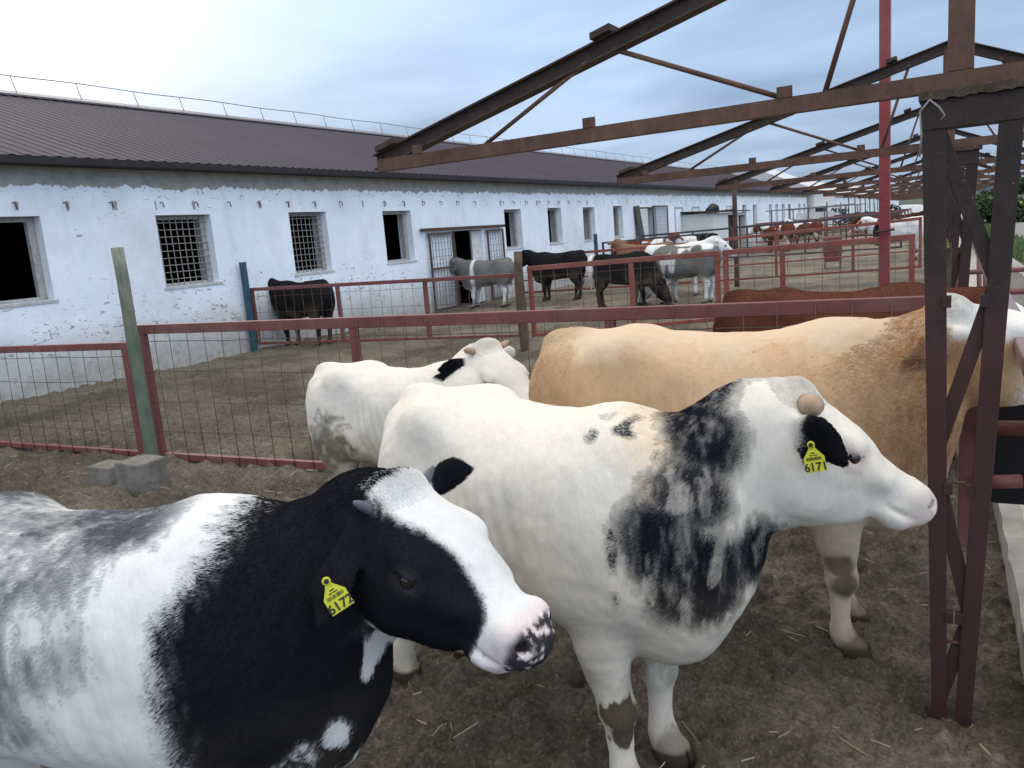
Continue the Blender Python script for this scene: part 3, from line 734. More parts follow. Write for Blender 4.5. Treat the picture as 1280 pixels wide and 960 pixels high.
# ------------------------------------------------------------------ barn
BX = -11.68
def wall_mat():
    t = NT('limewashed_wall'); co = t.co(); s = t.sep(co); y, z = s[1], s[2]
    n1 = t.noise(1.3, 5, .6); n2 = t.noise(9, 6, .65); n3 = t.noise(40, 4, .6)
    c = t.ramp(n1, [(.3, (.68, .735, .785)), (.7, (.79, .83, .865))])
    c = t.mix(t.math('MULTIPLY', t.ramp(n2, [(.55, 0.0), (.8, 1.0)]), .35), c, (.52, .53, .52))
    # soft grey blotches where limewash is thin
    run = t.noise(3.2, 4, .6, t.mapv(co, (1, 1, .10))); th = t.math('MULTIPLY', t.math('MAXIMUM', t.ramp(t.noise(.55, 5, .65), [(.50, 0.0), (.68, 1.0)]), t.math('MULTIPLY', t.ramp(run, [(.58, 0.0), (.72, 1.0)]), .7)), .50); c = t.mix(th, c, (.50, .52, .53))
    # small peeled chips, lying flat, thickest under the sills
    ch = t.noise(7, 5, .6, t.mapv(co, (1, .75, 1.7)), 1.6)
    zone = t.ramp(t.math('DIVIDE', z, 3.4), [(.10, .05), (.22, .105), (.38, .075), (.5, .015), (.72, .01), (.80, .055), (.9, .09)])
    chm = t.math('MULTIPLY', t.math('SUBTRACT', t.math('ADD', ch, zone), .69), 28.0, clamp=True)
    c = t.mix(t.math('MULTIPLY', chm, .8), c, t.ramp(n3, [(.3, (.17, .16, .15)), (.7, (.33, .31, .29))]))
    # rusty drip marks under the row of hooks
    fy = t.math('FRACT', t.math('ADD', t.math('DIVIDE', y, .75), .673)); dy = t.math('ABSOLUTE', t.math('SUBTRACT', fy, .5))
    wob = t.math('MULTIPLY', t.math('SUBTRACT', n2, .5), .10)
    hk = t.math('MULTIPLY', t.math('SUBTRACT', t.math('MULTIPLY', t.math('SUBTRACT', t.noise(1.9, 2, .5, t.mapv(co, (0, 1, 0))), .36), .28), t.math('ADD', dy, wob)), 60.0, clamp=True)
    zb = t.math('MULTIPLY', t.math('SUBTRACT', .085, t.math('ABSOLUTE', t.math('SUBTRACT', z, t.math('ADD', 2.70, wob)))), 40.0, clamp=True)
    c = t.mix(t.math('MULTIPLY', t.math('MULTIPLY', hk, zb), .75), c, (.16, .15, .15))
    # dirty splash zone at the foot
    zn = t.math('ADD', z, t.math('MULTIPLY', t.math('SUBTRACT', t.noise(1.1, 5, .6), .5), .9))
    d1 = t.ramp(zn, [(.16, 1.0), (.52, .62), (.98, 0.0)]); c = t.mix(t.math('MULTIPLY', d1, .85), c, t.ramp(n2, [(.3, (.20, .18, .15)), (.7, (.40, .37, .33))]))
    # bare render under the eaves with a ragged lower edge
    e1 = t.noise(.9, 2, .5, t.mapv(co, (0, 1, 0))); e2 = t.noise(4.5, 4, .65, t.mapv(co, (0, 1, .15)))
    sp = t.vor(1.05, t.mapv(co, (0, .62, 0)), 'Distance'); spike = t.ramp(sp, [(.02, .22), (.15, 0.0)])
    edge = t.math('ADD', t.math('ADD', 2.975, t.math('MULTIPLY', t.math('SUBTRACT', e1, .5), .18)), t.math('ADD', t.math('MULTIPLY', t.math('SUBTRACT', e2, .5), .30), spike))
    bm = t.math('MULTIPLY', t.math('SUBTRACT', z, edge), 120.0, clamp=True)
    bare = t.ramp(t.noise(3.5, 6, .7), [(.3, (.24, .225, .195)), (.7, (.40, .385, .345))])
    ck = t.ramp(t.noise(2.0, 6, .7, t.mapv(co, (1, .6, 3)), 1.5), [(.60, 0.0), (.68, 1.0)]); bare = t.mix(t.math('MULTIPLY', ck, .5), bare, (.15, .135, .12))
    c = t.mix(bm, c, bare)
    h = t.math('SUBTRACT', t.math('ADD', n2, t.math('MULTIPLY', n3, .4)), t.math('ADD', bm, chm))
    t.bump(h, .45, .012)
    return t.fin(c, .9, 0, .15)
def roof_mat():
    t = NT('brown_profiled_sheet'); s = t.sep()
    n = t.noise(.5, 4, .6); n2 = t.noise(6, 5, .6, t.mapv(t.co(), (.15, 1, .15)))
    c = t.ramp(n, [(.3, (.050, .041, .054)), (.7, (.063, .053, .068))]); c = t.mix(t.math('MULTIPLY', n2, .3), c, (.022, .019, .022))
    # each sheet is a shade different
    sh = t.n.new('ShaderNodeTexWhiteNoise'); sh.noise_dimensions = '1D'; t.l.new(t.math('FLOOR', t.math('DIVIDE', s[1], 1.1)), sh.inputs['W'])
    c = t.mix(t.math('MULTIPLY', sh.outputs[0], .22), c, (.05, .042, .05))
    return t.fin(c, .75, 0, .12)
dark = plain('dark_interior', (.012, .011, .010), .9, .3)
wood_grey = plain('weathered_frame_wood', (.36, .35, .33), .85, .3, 12)
mesh_rust = plain('rusty_mesh', (.17, .13, .10), .8, .3, 20)
rust_dark = plain('dark_rust', (.075, .045, .034), .75, .45, 9, .3)
def sheet_wall(cells_y, cells_z, holes, x, depth, name, mat, parent):
    """front face at x with real openings and reveals running back by depth"""
    m = MB()
    ys = sorted(set(cells_y + [h[0] for h in holes] + [h[1] for h in holes])); zs = sorted(set(cells_z + [h[2] for h in holes] + [h[3] for h in holes]))
    inh = lambda a, b: any(h[0] <= a < h[1] and h[2] <= b < h[3] for h in holes)
    for y0, y1 in zip(ys[:-1], ys[1:]):
        for z0, z1 in zip(zs[:-1], zs[1:]):
            if not inh((y0 + y1) / 2, (z0 + z1) / 2): m.quad((x, y0, z0), (x, y1, z0), (x, y1, z1), (x, y0, z1))
    for y0, y1, z0, z1 in holes:
        xb = x - depth
        m.quad((x, y0, z0), (x, y0, z1), (xb, y0, z1), (xb, y0, z0)); m.quad((x, y1, z0), (xb, y1, z0), (xb, y1, z1), (x, y1, z1))
        m.quad((x, y0, z1), (x, y1, z1), (xb, y1, z1), (xb, y0, z1)); m.quad((x, y0, z0), (xb, y0, z0), (xb, y1, z0), (x, y1, z0))
    return m.build(name, mat, parent)
def barn():
    b = thing('cattle_barn', 'long low whitewashed cattle barn with brown ribbed metal roof and square windows', 'barn', (0, 0, 0))
    wins = [(5.75, 6.92, 1.36, 2.56), (8.83, 9.94, 1.36, 2.54), (11.84, 12.9, 1.35, 2.55), (14.77, 15.84, 1.37, 2.54), (20.3, 21.3, 1.41, 2.52), (23.05, 24.02, 1.42, 2.54), (25.73, 26.72, 1.4, 2.54), (28.44, 29.36, 1.43, 2.57)]
    far = [(48.0, 49.0), (50.6, 51.6), (55.1, 56.0), (57.1, 58.0), (59.2, 60.2), (61.4, 62.4), (65.4, 66.4), (67.5, 68.4)]
    wins += [(a, c, 1.2, 2.5) for a, c in far]
    doors = [(17.5, 19.0, 0.0, 2.0), (31.0, 33.2, 0.0, 2.5)]
    holes = wins + doors
    D = .42
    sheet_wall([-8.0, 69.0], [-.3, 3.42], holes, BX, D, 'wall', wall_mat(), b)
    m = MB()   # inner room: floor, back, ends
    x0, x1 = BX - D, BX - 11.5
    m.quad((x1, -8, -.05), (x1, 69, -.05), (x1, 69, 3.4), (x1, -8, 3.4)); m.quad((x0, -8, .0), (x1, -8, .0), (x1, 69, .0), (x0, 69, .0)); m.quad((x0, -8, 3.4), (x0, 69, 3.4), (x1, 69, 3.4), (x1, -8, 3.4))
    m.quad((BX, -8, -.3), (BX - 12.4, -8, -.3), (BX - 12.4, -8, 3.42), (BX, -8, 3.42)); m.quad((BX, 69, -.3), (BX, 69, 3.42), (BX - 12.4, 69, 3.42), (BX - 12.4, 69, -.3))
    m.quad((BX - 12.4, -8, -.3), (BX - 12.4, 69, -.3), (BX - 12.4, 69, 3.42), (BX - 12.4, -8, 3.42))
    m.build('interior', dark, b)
    # ribbed roof, front slope and back slope
    m = MB(); st = .22; ys = np.arange(-8.4, 69.4, st); rx, rz = BX - 6.22, 5.56; ex, ez = BX + .32, 3.36
    prof = []
    for y in ys: prof += [(y, 0), (y + .12, 0), (y + .145, .013), (y + .195, .013)]
    for (ax, az, bx_, bz) in ((ex, ez, rx, rz), (rx, rz, BX - 12.8, 3.36)):
        vs = []
        for y, h in prof: vs += [(ax, y, az + h), (bx_, y, bz + h)]
        m.add(vs, [(2 * i, 2 * i + 2, 2 * i + 3, 2 * i + 1) for i in range(len(prof) - 1)])
    r = m.build('roof', roof_mat(), b)
    MB().bar((ex - .01, -8.4, ez - .05), (ex - .01, 69.4, ez - .05), .025, .10).box(BX, ex - .03, -8.4, 69.4, ez - .10, ez - .075).build('eave_shadow_board', plain('eave_shadow', (.022, .018, .018), .6), r)  # near-black colour stands in for the shadow under the eaves
    m = MB(); m.hexa([(rx - .02, -8.5, rz + .03), (rx + .30, -8.5, rz - .065), (rx + .30, 69.5, rz - .065), (rx - .02, 69.5, rz + .03), (rx, -8.5, rz + .09), (rx + .30, -8.5, rz - .03), (rx + .30, 69.5, rz - .03), (rx, 69.5, rz + .09)])
    m.build('ridge_cap', plain('ridge_sheet', (.16, .145, .155), .5), r)
    m = MB()
    y = 1.0; q = random.Random(4)
    while y < 68: m.tube([(rx + .10, y + .05, rz), (rx + .05, y + .03, rz + .18), (rx + .02, y, rz + .40)], .010, 6); y += 1.4 + q.uniform(-.12, .12)
    pts = [(rx + .02, yy, rz + .40 + .012 * math.sin(yy * 1.7)) for yy in np.arange(-4, 68.5, .7)]
    m.tube(pts, .011, 6); m.build('ridge_railing', plain('grey_pipe', (.17, .18, .20), .5), r)
    # windows
    for i, (y0, y1, z0, z1) in enumerate(wins):
        xx = BX - .20; w = .07; m = MB()
        if i < 8:
            m.box(xx - .05, xx + .04, y0 + .002, y0 + w, z0 + .002, z1 - .002); m.box(xx - .05, xx + .04, y1 - w * 1.6, y1 - .002, z0 + .002, z1 - .002)
            m.box(xx - .05, xx + .04, y0 + w, y1 - w * 1.6, z1 - w, z1 - .002); m.box(xx - .05, xx + .04, y0 + w, y1 - w * 1.6, z0 + .002, z0 + w * .7)
            f = m.build('window', wood_grey, b, .006)
            s = MB(); s.box(BX + .003, BX + .014, y0 - .04, y1 + .05, z0 - .05, z0 - .005).build('sill', plain('worn_sill', (.46, .46, .45), .9, .3), f)
            if i in (1, 2):
                g = MB()
                for k in range(1, 9): yy = y0 + (y1 - y0) * k / 9; g.bar((xx + .05, yy, z0 + .01), (xx + .05, yy, z1 - .01), .011, .011)
                for k in range(1, 10): zz = z0 + (z1 - z0) * k / 10; g.bar((xx + .062, y0 + .01, zz), (xx + .062, y1 - .01, zz), .011, .011)
                g.build('grille', plain('pale_rods', (.30, .27, .25), .7), f)
        else:
            m.box(xx - .05, xx + .04, y0 + .06, y1 - .1, z1 - .06, z1 - .002).box(xx - .05, xx + .04, y0 + .002, y0 + .06, z0 + .002, z1 - .002).box(xx - .05, xx + .04, y1 - .1, y1 - .002, z0 + .002, z1 - .002).build('window', wood_grey, b)
    # first doorway: lintel rail, two mesh leaves swung out against the wall, white board
    MB().box(BX + .03, BX + .12, 16.1, 20.1, 2.03, 2.10).build('door_rail', rust_dark, b, .006)
    def leaf(y0, y1, z0, z1, x=BX + .07, nm='door_leaf', fillz=1.05):
        m = MB(); w = .05
        m.box(x, x + .04, y0, y0 + w, z0, z1).box(x, x + .04, y1 - w, y1, z0, z1).box(x, x + .04, y0 + w, y1 - w, z1 - w, z1).box(x, x + .04, y0 + w, y1 - w, z0, z0 + w)
        m.box(x, x + .04, y0 + w, y1 - w, (z0 + fillz) - .025, z0 + fillz + .025)
        o = m.build(nm, plain('door_brown', (.085, .055, .05), .7, .35), b)
        g = MB(); k = max(3, int((y1 - y0) / .13))
        for i in range(1, k): yy = y0 + (y1 - y0) * i / k; g.bar((x + .02, yy, z0), (x + .02, yy, z1), .012, .012)
        for zz in np.arange(z0 + .15, z1, .17): g.bar((x + .03, y0, zz), (x + .03, y1, zz), .010, .010)
        g.build('door_mesh', plain('door_mesh_steel', (.20, .20, .22), .6), o)
    leaf(16.35, 17.42, .05, 1.98); leaf(19.12, 20.0, .05, 1.98)
    MB().box(BX - .10, BX - .06, 18.55, 19.0, .05, 1.97).build('door_board', plain('white_board', (.62, .62, .60), .8), b)
    MB().box(BX - .30, BX - .24, 17.95, 18.02, 0, 1.98).build('door_post', rust_dark, b)
    # second doorway with leaning leaf and open mesh gate
    MB().bar((BX + .35, 30.9, .0), (BX + .05, 30.75, 2.55), .06, .5, (0, 1, 0)).build('door_leaf', plain('dark_boarding', (.07, .065, .06), .8), b)
    MB().box(BX - .12, BX - .06, 31.4, 32.3, .02, 2.45).build('door_board', plain('white_board', (.62, .62, .60), .8), b)
    leaf(32.5, 34.4, .05, 2.55)
    # pattern of bricked-up little openings
    for y0 in (36.2, 38.8, 45.0):
        m = MB(); m.box(BX + .003, BX + .03, y0 - .6, y0 + .6, 2.42, 2.48).box(BX + .003, BX + .03, y0 - .6, y0 - .5, 1.3, 2.42).box(BX + .003, BX + .03, y0 + .5, y0 + .6, 1.3, 2.42)
        m.build('blocked_window', plain('worn_sill', (.46, .46, .45), .9, .3), b)
    jq = random.Random(8)
    for k in range(26):
        y = 6.62 + .75 * k + jq.uniform(-.09, .09)
        if jq.random() < .18: continue
        h = MB(); h.tube([(BX - .01, y, 2.745), (BX + .06, y, 2.745), (BX + .075, y, 2.72), (BX + .07, y + .01, 2.655)], .009, 6); h.build('hook', rust_dark, b)
    return b
barn()
def white_render():
    return plain('white_render', (.74, .72, .68), .9, .08, 3)
def far_buildings():
    b = thing('end_block', 'cream rendered block standing at the far end of the white barn', 'building')
    m = MB(); m.box(-22, -11.2, 69.6, 80.6, -.3, 3.5); m.build('wall', white_render(), b)
    m = MB(); m.hexa([(-23, 69.2, 3.5), (-10.8, 69.2, 3.5), (-10.8, 81, 3.5), (-23, 81, 3.5), (-17.9, 69.2, 6.2), (-16.9, 69.2, 6.2), (-16.9, 81, 6.2), (-17.9, 81, 6.2)]); m.build('roof', plain('pale_roof', (.55, .55, .56), .6), b)
    MB().box(-11.19, -10.6, 70.0, 71.8, 1.1, 2.1).build('meter_box', plain('dark_box', (.04, .04, .04), .7), b)
    b = thing('second_barn', 'far whitewashed barn beyond the cream block, seen under the trusses', 'barn')
    hs = [(y, y + .9, 1.2, 2.4) for y in np.arange(84, 150, 3.0)]
    sheet_wall([80.8, 160.0], [-.3, 3.4], hs, -11.6, .3, 'wall', wall_mat(), b)
    MB().quad((-11.95, 80.8, -.3), (-11.95, 160, -.3), (-11.95, 160, 3.4), (-11.95, 80.8, 3.4)).build('interior', dark, b)
    m = MB(); m.quad((-11.2, 80.6, 3.4), (-11.2, 161, 3.4), (-17.9, 161, 5.7), (-17.9, 80.6, 5.7)); m.quad((-17.9, 80.6, 5.7), (-17.9, 161, 5.7), (-24, 161, 3.4), (-24, 80.6, 3.4)); m.build('roof', plain('pale_roof', (.55, .55, .56), .6), b)
    s = thing('lean_to_shed', 'small white lean-to shed with a dark doorway against the barn', 'shed')
    m = MB(); x0, x1 = BX + .02, BX + 1.5
    m.box(x0, x1, 36.6, 36.7, 0, 2.1).box(x1 - .08, x1, 36.7, 39.0, 0, 2.06).box(x1 - .08, x1, 39.0, 40.6, 1.95, 2.06).box(x0, x1, 42.4, 42.5, 0, 2.05).box(x1 - .08, x1, 40.6, 42.4, 1.9, 2.04).box(x1 - .08, x1, 40.6, 41.0, 0, 1.9)
    m.build('wall', plain('shed_white', (.62, .62, .60), .85, .12), s)
    MB().hexa([(x0, 36.4, 2.2), (x1 + .2, 36.4, 2.08), (x1 + .2, 42.7, 2.08), (x0, 42.7, 2.2), (x0, 36.4, 2.25), (x1 + .2, 36.4, 2.13), (x1 + .2, 42.7, 2.13), (x0, 42.7, 2.25)]).build('roof', plain('dark_felt', (.04, .038, .036), .8), s)
    MB().box(x1 - .30, x1 - .26, 39.0, 42.4, 0, 1.95).build('door', plain('shed_dark', (.05, .045, .042), .8), s)
    MB().tube([(x1 - .5, 37.4, 2.2), (x1 - .4, 37.9, 2.34), (x1 - .45, 38.5, 2.32), (x1 - .5, 39.0, 2.2)], [.12, .2, .18, .1], 10).build('roof_bundle', plain('dark_felt', (.04, .038, .036), .8), s)
far_buildings()
# ------------------------------------------------------------------ fences
def paint_mat(name, col, chip=(.09, .045, .03), amt=.5, rough=.55):
    if name in MATS: return MATS[name]
    t = NT(name); n = t.noise(5, 6, .65); n2 = t.noise(28, 5, .7)
    c = t.ramp(n, [(.3, tuple(x * .72 for x in col)), (.7, tuple(min(1, x * 1.2) for x in col))])
    k = t.math('MULTIPLY', t.ramp(n2, [(.56, 0.0), (.66, 1.0)]), amt); c = t.mix(k, c, chip)
    c = t.mix(t.math('MULTIPLY', t.ramp(t.noise(2.2, 4, .6), [(.5, 0.0), (.75, 1.0)]), .35), c, (.20, .17, .14))   # dried mud
    t.bump(n2, .3, .004)
    MATS[name] = t.fin(c, t.mix(k, rough, .9), 0, .4); return MATS[name]
maroon = paint_mat('maroon_paint', (.165, .052, .046))
brick_red = paint_mat('red_lead_paint', (.24, .065, .048))
bright_red = paint_mat('bright_red_paint', (.25, .04, .046), amt=.25)
wire = plain('rusty_wire', (.105, .075, .058), .8, .4, 30)
wire_far = plain('dull_wire', (.14, .115, .095), .8, .3, 30)
pipe_dark = plain('dark_pipe', (.055, .058, .066), .6, .3)
def panel(name, label, a, b, z, rail=.075, ups=(), wx=.2, wz=.22, wr=.0032, mat=None, wmat=None, group=None, cat='fence', thick=.05, endposts=True, mids=(), meshz=None, top_mat=None):
    """a gate-like fence panel from a to b; z = (bottom a, top a, bottom b, top b)"""
    mat = mat or maroon; wmat = wmat or wire
    L = math.hypot(b[0] - a[0], b[1] - a[1]); th = math.atan2(b[1] - a[1], b[0] - a[0])
    t = thing(name, label, cat, (a[0], a[1], 0), th, group)
    zb = lambda x: z[0] + (z[2] - z[0]) * x / L; zt = lambda x: z[1] + (z[3] - z[1]) * x / L
    T = thick / 2
    def rail_(nm, f0, h, m_):
        m = MB(); m.hexa([(0, -T, f0(0) - h), (L, -T, f0(L) - h), (L, T, f0(L) - h), (0, T, f0(0) - h), (0, -T, f0(0)), (L, -T, f0(L)), (L, T, f0(L)), (0, T, f0(0))])
        o = m.build(nm, m_, t, .005); return o
    rail_('top_rail', zt, rail, top_mat or mat); rail_('bottom_rail', lambda x: zb(x) + rail * .75, rail * .75, mat)
    for fr in mids: rail_('middle_rail', lambda x: zb(x) + (zt(x) - zb(x)) * fr, rail * .5, mat)
    pos = list(ups)
    if endposts: pos = [.035] + pos + [L - .035]
    for x in pos:
        MB().box(x - .033, x + .033, -T + .004, T - .004, zb(x) + rail * .75, zt(x) - rail).build('upright', mat, t, .004)
    if wx:
        m = MB(); k = int(L / wx); q = random.Random(int(L * 100)); y = -T - wr
        for i in range(1, k + 1):
            x = i * L / (k + 1) + q.uniform(-.008, .008); j = q.uniform(-.01, .01)
            m.tube([(x, y, zb(x) + .0), (x + j, y - q.uniform(0, .012), (zb(x) + zt(x)) / 2), (x + q.uniform(-.006, .006), y, zt(x) - rail * .25)], wr, 5)
        n = max(2, int((z[1] - z[0] - rail) / wz))
        for i in range(1, n + 1):
            fr = i / (n + .55); pts = []
            for s_ in range(0, int(L / .5) + 2):
                x = min(L, s_ * .5); pts.append((x, y + 2 * wr, zb(x) + (zt(x) - zb(x)) * fr + q.uniform(-.006, .006)))
            m.tube(pts, wr, 5)
        m.build('wire_mesh', wmat, t)
    return t
def rot(x, th): return (math.cos(th) * x, math.sin(th) * x)
panel('mesh_gate', 'long maroon gate with square wire mesh between the green post and the trusses', (-6.26, 4.40), (-.17, 4.74), (0.02, 1.222, .06, 1.225), .08, ups=(2.3, 4.3), wx=.2, wz=.235, cat='fence', meshz=.98)
panel('mesh_fence', 'low maroon wire mesh fence panel left of the green post, ending at the picture edge', (-11.0, 4.18), (-6.5, 4.42), (.02, 1.03, .02, 1.07), .065, wx=.2, wz=.235)
def post(name, label, cat, x, y, z, r, mat, lean=(0, 0), square=False, top=None):
    m = MB()
    if square: m.bar((x, y, -.2), (x + lean[0], y + lean[1], z), r * 2, r * 2, (0, 1, 0))
    else:
        q = random.Random(int(x * 100)); ks = np.linspace(0, 1, 9)
        m.tube([(x + lean[0] * k + q.uniform(-.006, .006), y + lean[1] * k, -.2 + (z + .2) * k) for k in ks], [r * (1.08 - .14 * k + q.uniform(-.02, .02)) for k in ks], 18)
    o = m.build(name, mat, None, .004 if square else 0); return tag(o, label, cat)
def green_post_mat():
    t = NT('faded_green_paint'); z = t.sep()[2]; n = t.noise(6, 5, .65); n2 = t.noise(22, 5, .7, t.mapv(t.co(), (1, 1, .2)))
    c = t.ramp(n, [(.3, (.060, .095, .068)), (.7, (.115, .155, .105))])
    bare = t.mix(t.math('MULTIPLY', t.math('ADD', z, t.math('MULTIPLY', n, .6)), .5), .05, .95); k = t.math('MULTIPLY', t.ramp(n2, [(.40, 0.0), (.60, 1.0)]), t.ramp(t.math('DIVIDE', z, 2.0), [(.55, .25), (.85, .95)]))
    c = t.mix(k, c, (.26, .245, .19)); c = t.mix(t.math('MULTIPLY', n, .25), c, (.05, .045, .035)); t.bump(n2, .5, .008)
    return t.fin(c, .8)
post('gate_post', 'round wooden gate post with faded green paint by the concrete blocks', 'post', -6.12, 4.22, 1.885, .052, green_post_mat())
post('corner_post', 'square blue steel post at the left end of the middle fence', 'post', -11.55, 10.4, 1.664, .046, plain('blue_paint', (.035, .085, .12), .5, .3), square=True)
post('wooden_post', 'brown wooden post where the two middle fence panels meet', 'post', -5.80, 10.38, 1.50, .065, plain('brown_wood', (.105, .072, .052), .85, .35, 10, .4))
post('fence_post', 'short dark blue post by the black framed hurdle below the windows', 'post', -9.9, 22.6, 1.62, .046, plain('blue_paint', (.035, .085, .12), .5, .3), square=True)
red = post('red_pole', 'tall thin bright red square pole rising past the trusses', 'pole', -.585, 6.75, 4.2, .037, bright_red, square=True)
m = MB(); m.tube([(-.645, 6.69, 1.52), (-.525, 6.69, 1.535), (-.525, 6.81, 1.53), (-.645, 6.81, 1.52), (-.645, 6.69, 1.523)], .009, 6); m.tube([(-.64, 6.69, 1.50), (-.75, 6.66, 1.51), (-.82, 6.62, 1.505)], .006, 5); m.build('wire_tie', rust_dark, red)
q = post('brown_pole', 'tall rusty brown pole with a side bracket standing in the far pens', 'pole', -5.3, 21.0, 2.55, .06, rust_dark)
MB().bar((-5.3, 20.95, 1.95), (-6.0, 20.95, 1.93), .05, .05).build('bracket', rust_dark, q)
# concrete footing blocks
def block(label, x, y, sx, sy, h, rz, seed):
    bm = bmesh.new(); bmesh.ops.create_cube(bm, size=1); bmesh.ops.subdivide_edges(bm, edges=bm.edges, cuts=14, use_grid_fill=True)
    for v in bm.verts:
        p = Vector((v.co.x * sx, v.co.y * sy, v.co.z * h)); n = (fbm(np.array([[p.x, p.y, p.z]]), 8, 4, seed)[0] - .5) * .07
        v.co = p * (1 + n)
    me = bpy.data.meshes.new('concrete_block'); bm.to_mesh(me); bm.free()
    o = link('concrete_block', me, None, plain('old_concrete', (.17, .158, .138), .95, .5, 6, .8)); o.location = (x, y, h / 2 - .06); o.rotation_euler = (0, .03, rz)
    md = o.modifiers.new('bevel', 'BEVEL'); md.width = .012; md.limit_method = 'ANGLE'; md.segments = 2
    return tag(o, label, 'block')
block('broken concrete block under the foot of the green post', -6.06, 3.78, .25, .22, .23, .12, 3)
block('taller squared concrete block in front of the maroon gate', -5.58, 3.74, .27, .27, .31, .05, 8)
# yards further back
G = 'painted cattle pen fences behind the gate'
panel('mesh_fence', 'maroon mesh fence panel from the blue post to the brown wooden post', (-11.55, 10.5), (-5.88, 10.5), (.13, 1.185, .22, 1.18), .06, ups=(2.1, 3.95), wx=.22, wz=.25, group=G)
panel('mesh_fence', 'red mesh fence panel running right from the brown wooden post', (-5.72, 10.5), (-2.9, 10.62), (.22, 1.27, .39, 1.32), .07, ups=(1.6,), wx=.22, wz=.25, mat=brick_red, group=G)
panel('mesh_fence', 'red mesh fence panel behind the red brown bull and the tall red pole', (-2.86, 10.64), (-.6, 10.75), (.20, 1.32, .22, 1.365), .07, ups=(.75,), wx=.22, wz=.25, mat=brick_red, group=G)
panel('mesh_fence', 'three rail red fence behind the grey calves, reaching the barn side', (-17 + 6, 19.6), (-5.6, 19.9), (.15, 1.19, .22, 1.24), .07, ups=(1.8, 3.6), wx=.3, wz=.3, mids=(.36,), mat=brick_red, wmat=wire_far, group=G)
panel('mesh_fence', 'three rail red fence further back, ending beside the trusses', (-5.5, 19.9), (-1.0, 20.3), (.22, 1.27, .30, 1.43), .07, ups=(1.4, 3.1), wx=.3, wz=.3, mids=(.36,), mat=brick_red, wmat=wire_far, group=G)
panel('hurdle', 'dark steel framed mesh hurdle beside the short blue post', (-9.75, 22.7), (-6.6, 23.0), (.25, 1.36, .3, 1.40), .05, ups=(1.2, 2.2), wx=.25, wz=.3, mat=pipe_dark, wmat=wire_far, group=G)
for i, (y, xl, lab) in enumerate(((30, -11.2, 'dark pipe fence crossing in front of the lean-to shed'), (37, -9.5, 'rusty rail fence just behind the far black and white cow'), (46, -10.5, 'rusty rail fence between the far pens of brown cattle'), (58, -10.5, 'thin dark rail fence in front of the cream end block'), (74, -10.8, 'most distant rail fence below the far barn'))):
    dk = i in (0, 3)
    panel('rail_fence', lab, (xl, y), (-1.6 - .05 * (y - 20), y + .5), (.3, 1.4, .3, 1.5), .07, ups=tuple(np.arange(2, 8, 2.0)), wx=0, mids=(.33, .66), mat=pipe_dark if dk else maroon, group=G)
# pipe racks standing along the barn beyond the shed
for i, (x, y, lab) in enumerate(((-9.2, 44.0, 'bare pipe rack with uprights right of the lean-to shed'), (-9.6, 52.0, 'second bare pipe rack in front of the narrow far windows'))):
    t = thing('pipe_rack', lab, 'rack', (x, y, 0), .1)
    for k in range(5): MB().tube([(k * .9, 0, 0), (k * .9, 0, 2.0 + .2 * (k % 2))], .035, 6).build('upright', pipe_dark, t)
    for zz in (.8, 1.4, 2.0): MB().tube([(-.3, 0, zz), (4.0, 0, zz)], .03, 6).build('rail', plain('grey_pipe', (.17, .18, .20), .5), t)
    MB().box(1.2, 2.3, .1, .5, .6, 1.75).build('board', plain('white_board', (.62, .62, .60), .8), t)
for k in range(9):
    tag(MB().tube([(-10.4 + (k % 2) * .1, 84 + k * 4.5, 0), (-10.4, 84 + k * 4.5, 2.9)], .06, 6).build('thin_post', pipe_dark), 'thin dark post in the spaced row before the far barn', 'post', 'thin posts before the far barn')

# ------------------------------------------------------------------ row of open roof trusses on steel columns
ROW0 = Vector((-.02, 2.82, 0)); ROWA = R(2.0)
def rowp(a, b, z=0): return Vector((ROW0.x + a * math.cos(ROWA) - b * math.sin(ROWA), ROW0.y + a * math.sin(ROWA) + b * math.cos(ROWA), z))
def rust_mat(name, dk, lt, red=.0):
    t = NT(name); n = t.noise(4, 6, .7); n2 = t.noise(24, 5, .7, t.mapv(t.co(), (1, 1, .45))); n3 = t.noise(90, 3, .6)
    c = t.ramp(n, [(.3, dk), (.7, lt)]); c = t.mix(t.math('MULTIPLY', t.ramp(n2, [(.45, 0.0), (.75, 1.0)]), .55), c, (lt[0] * 1.5, lt[1] * 1.35, lt[2] * 1.2))
    c = t.mix(t.math('MULTIPLY', t.ramp(n3, [(.70, 0.0), (.74, 1.0)]), .5), c, (.30, .27, .24))
    t.bump(n2, .5, .006); return t.fin(c, .72, 0, .35)
rust = rust_mat('rusty_steel', (.060, .030, .021), (.125, .068, .045))
col_mat = rust_mat('column_old_paint', (.018, .013, .012), (.036, .024, .020))
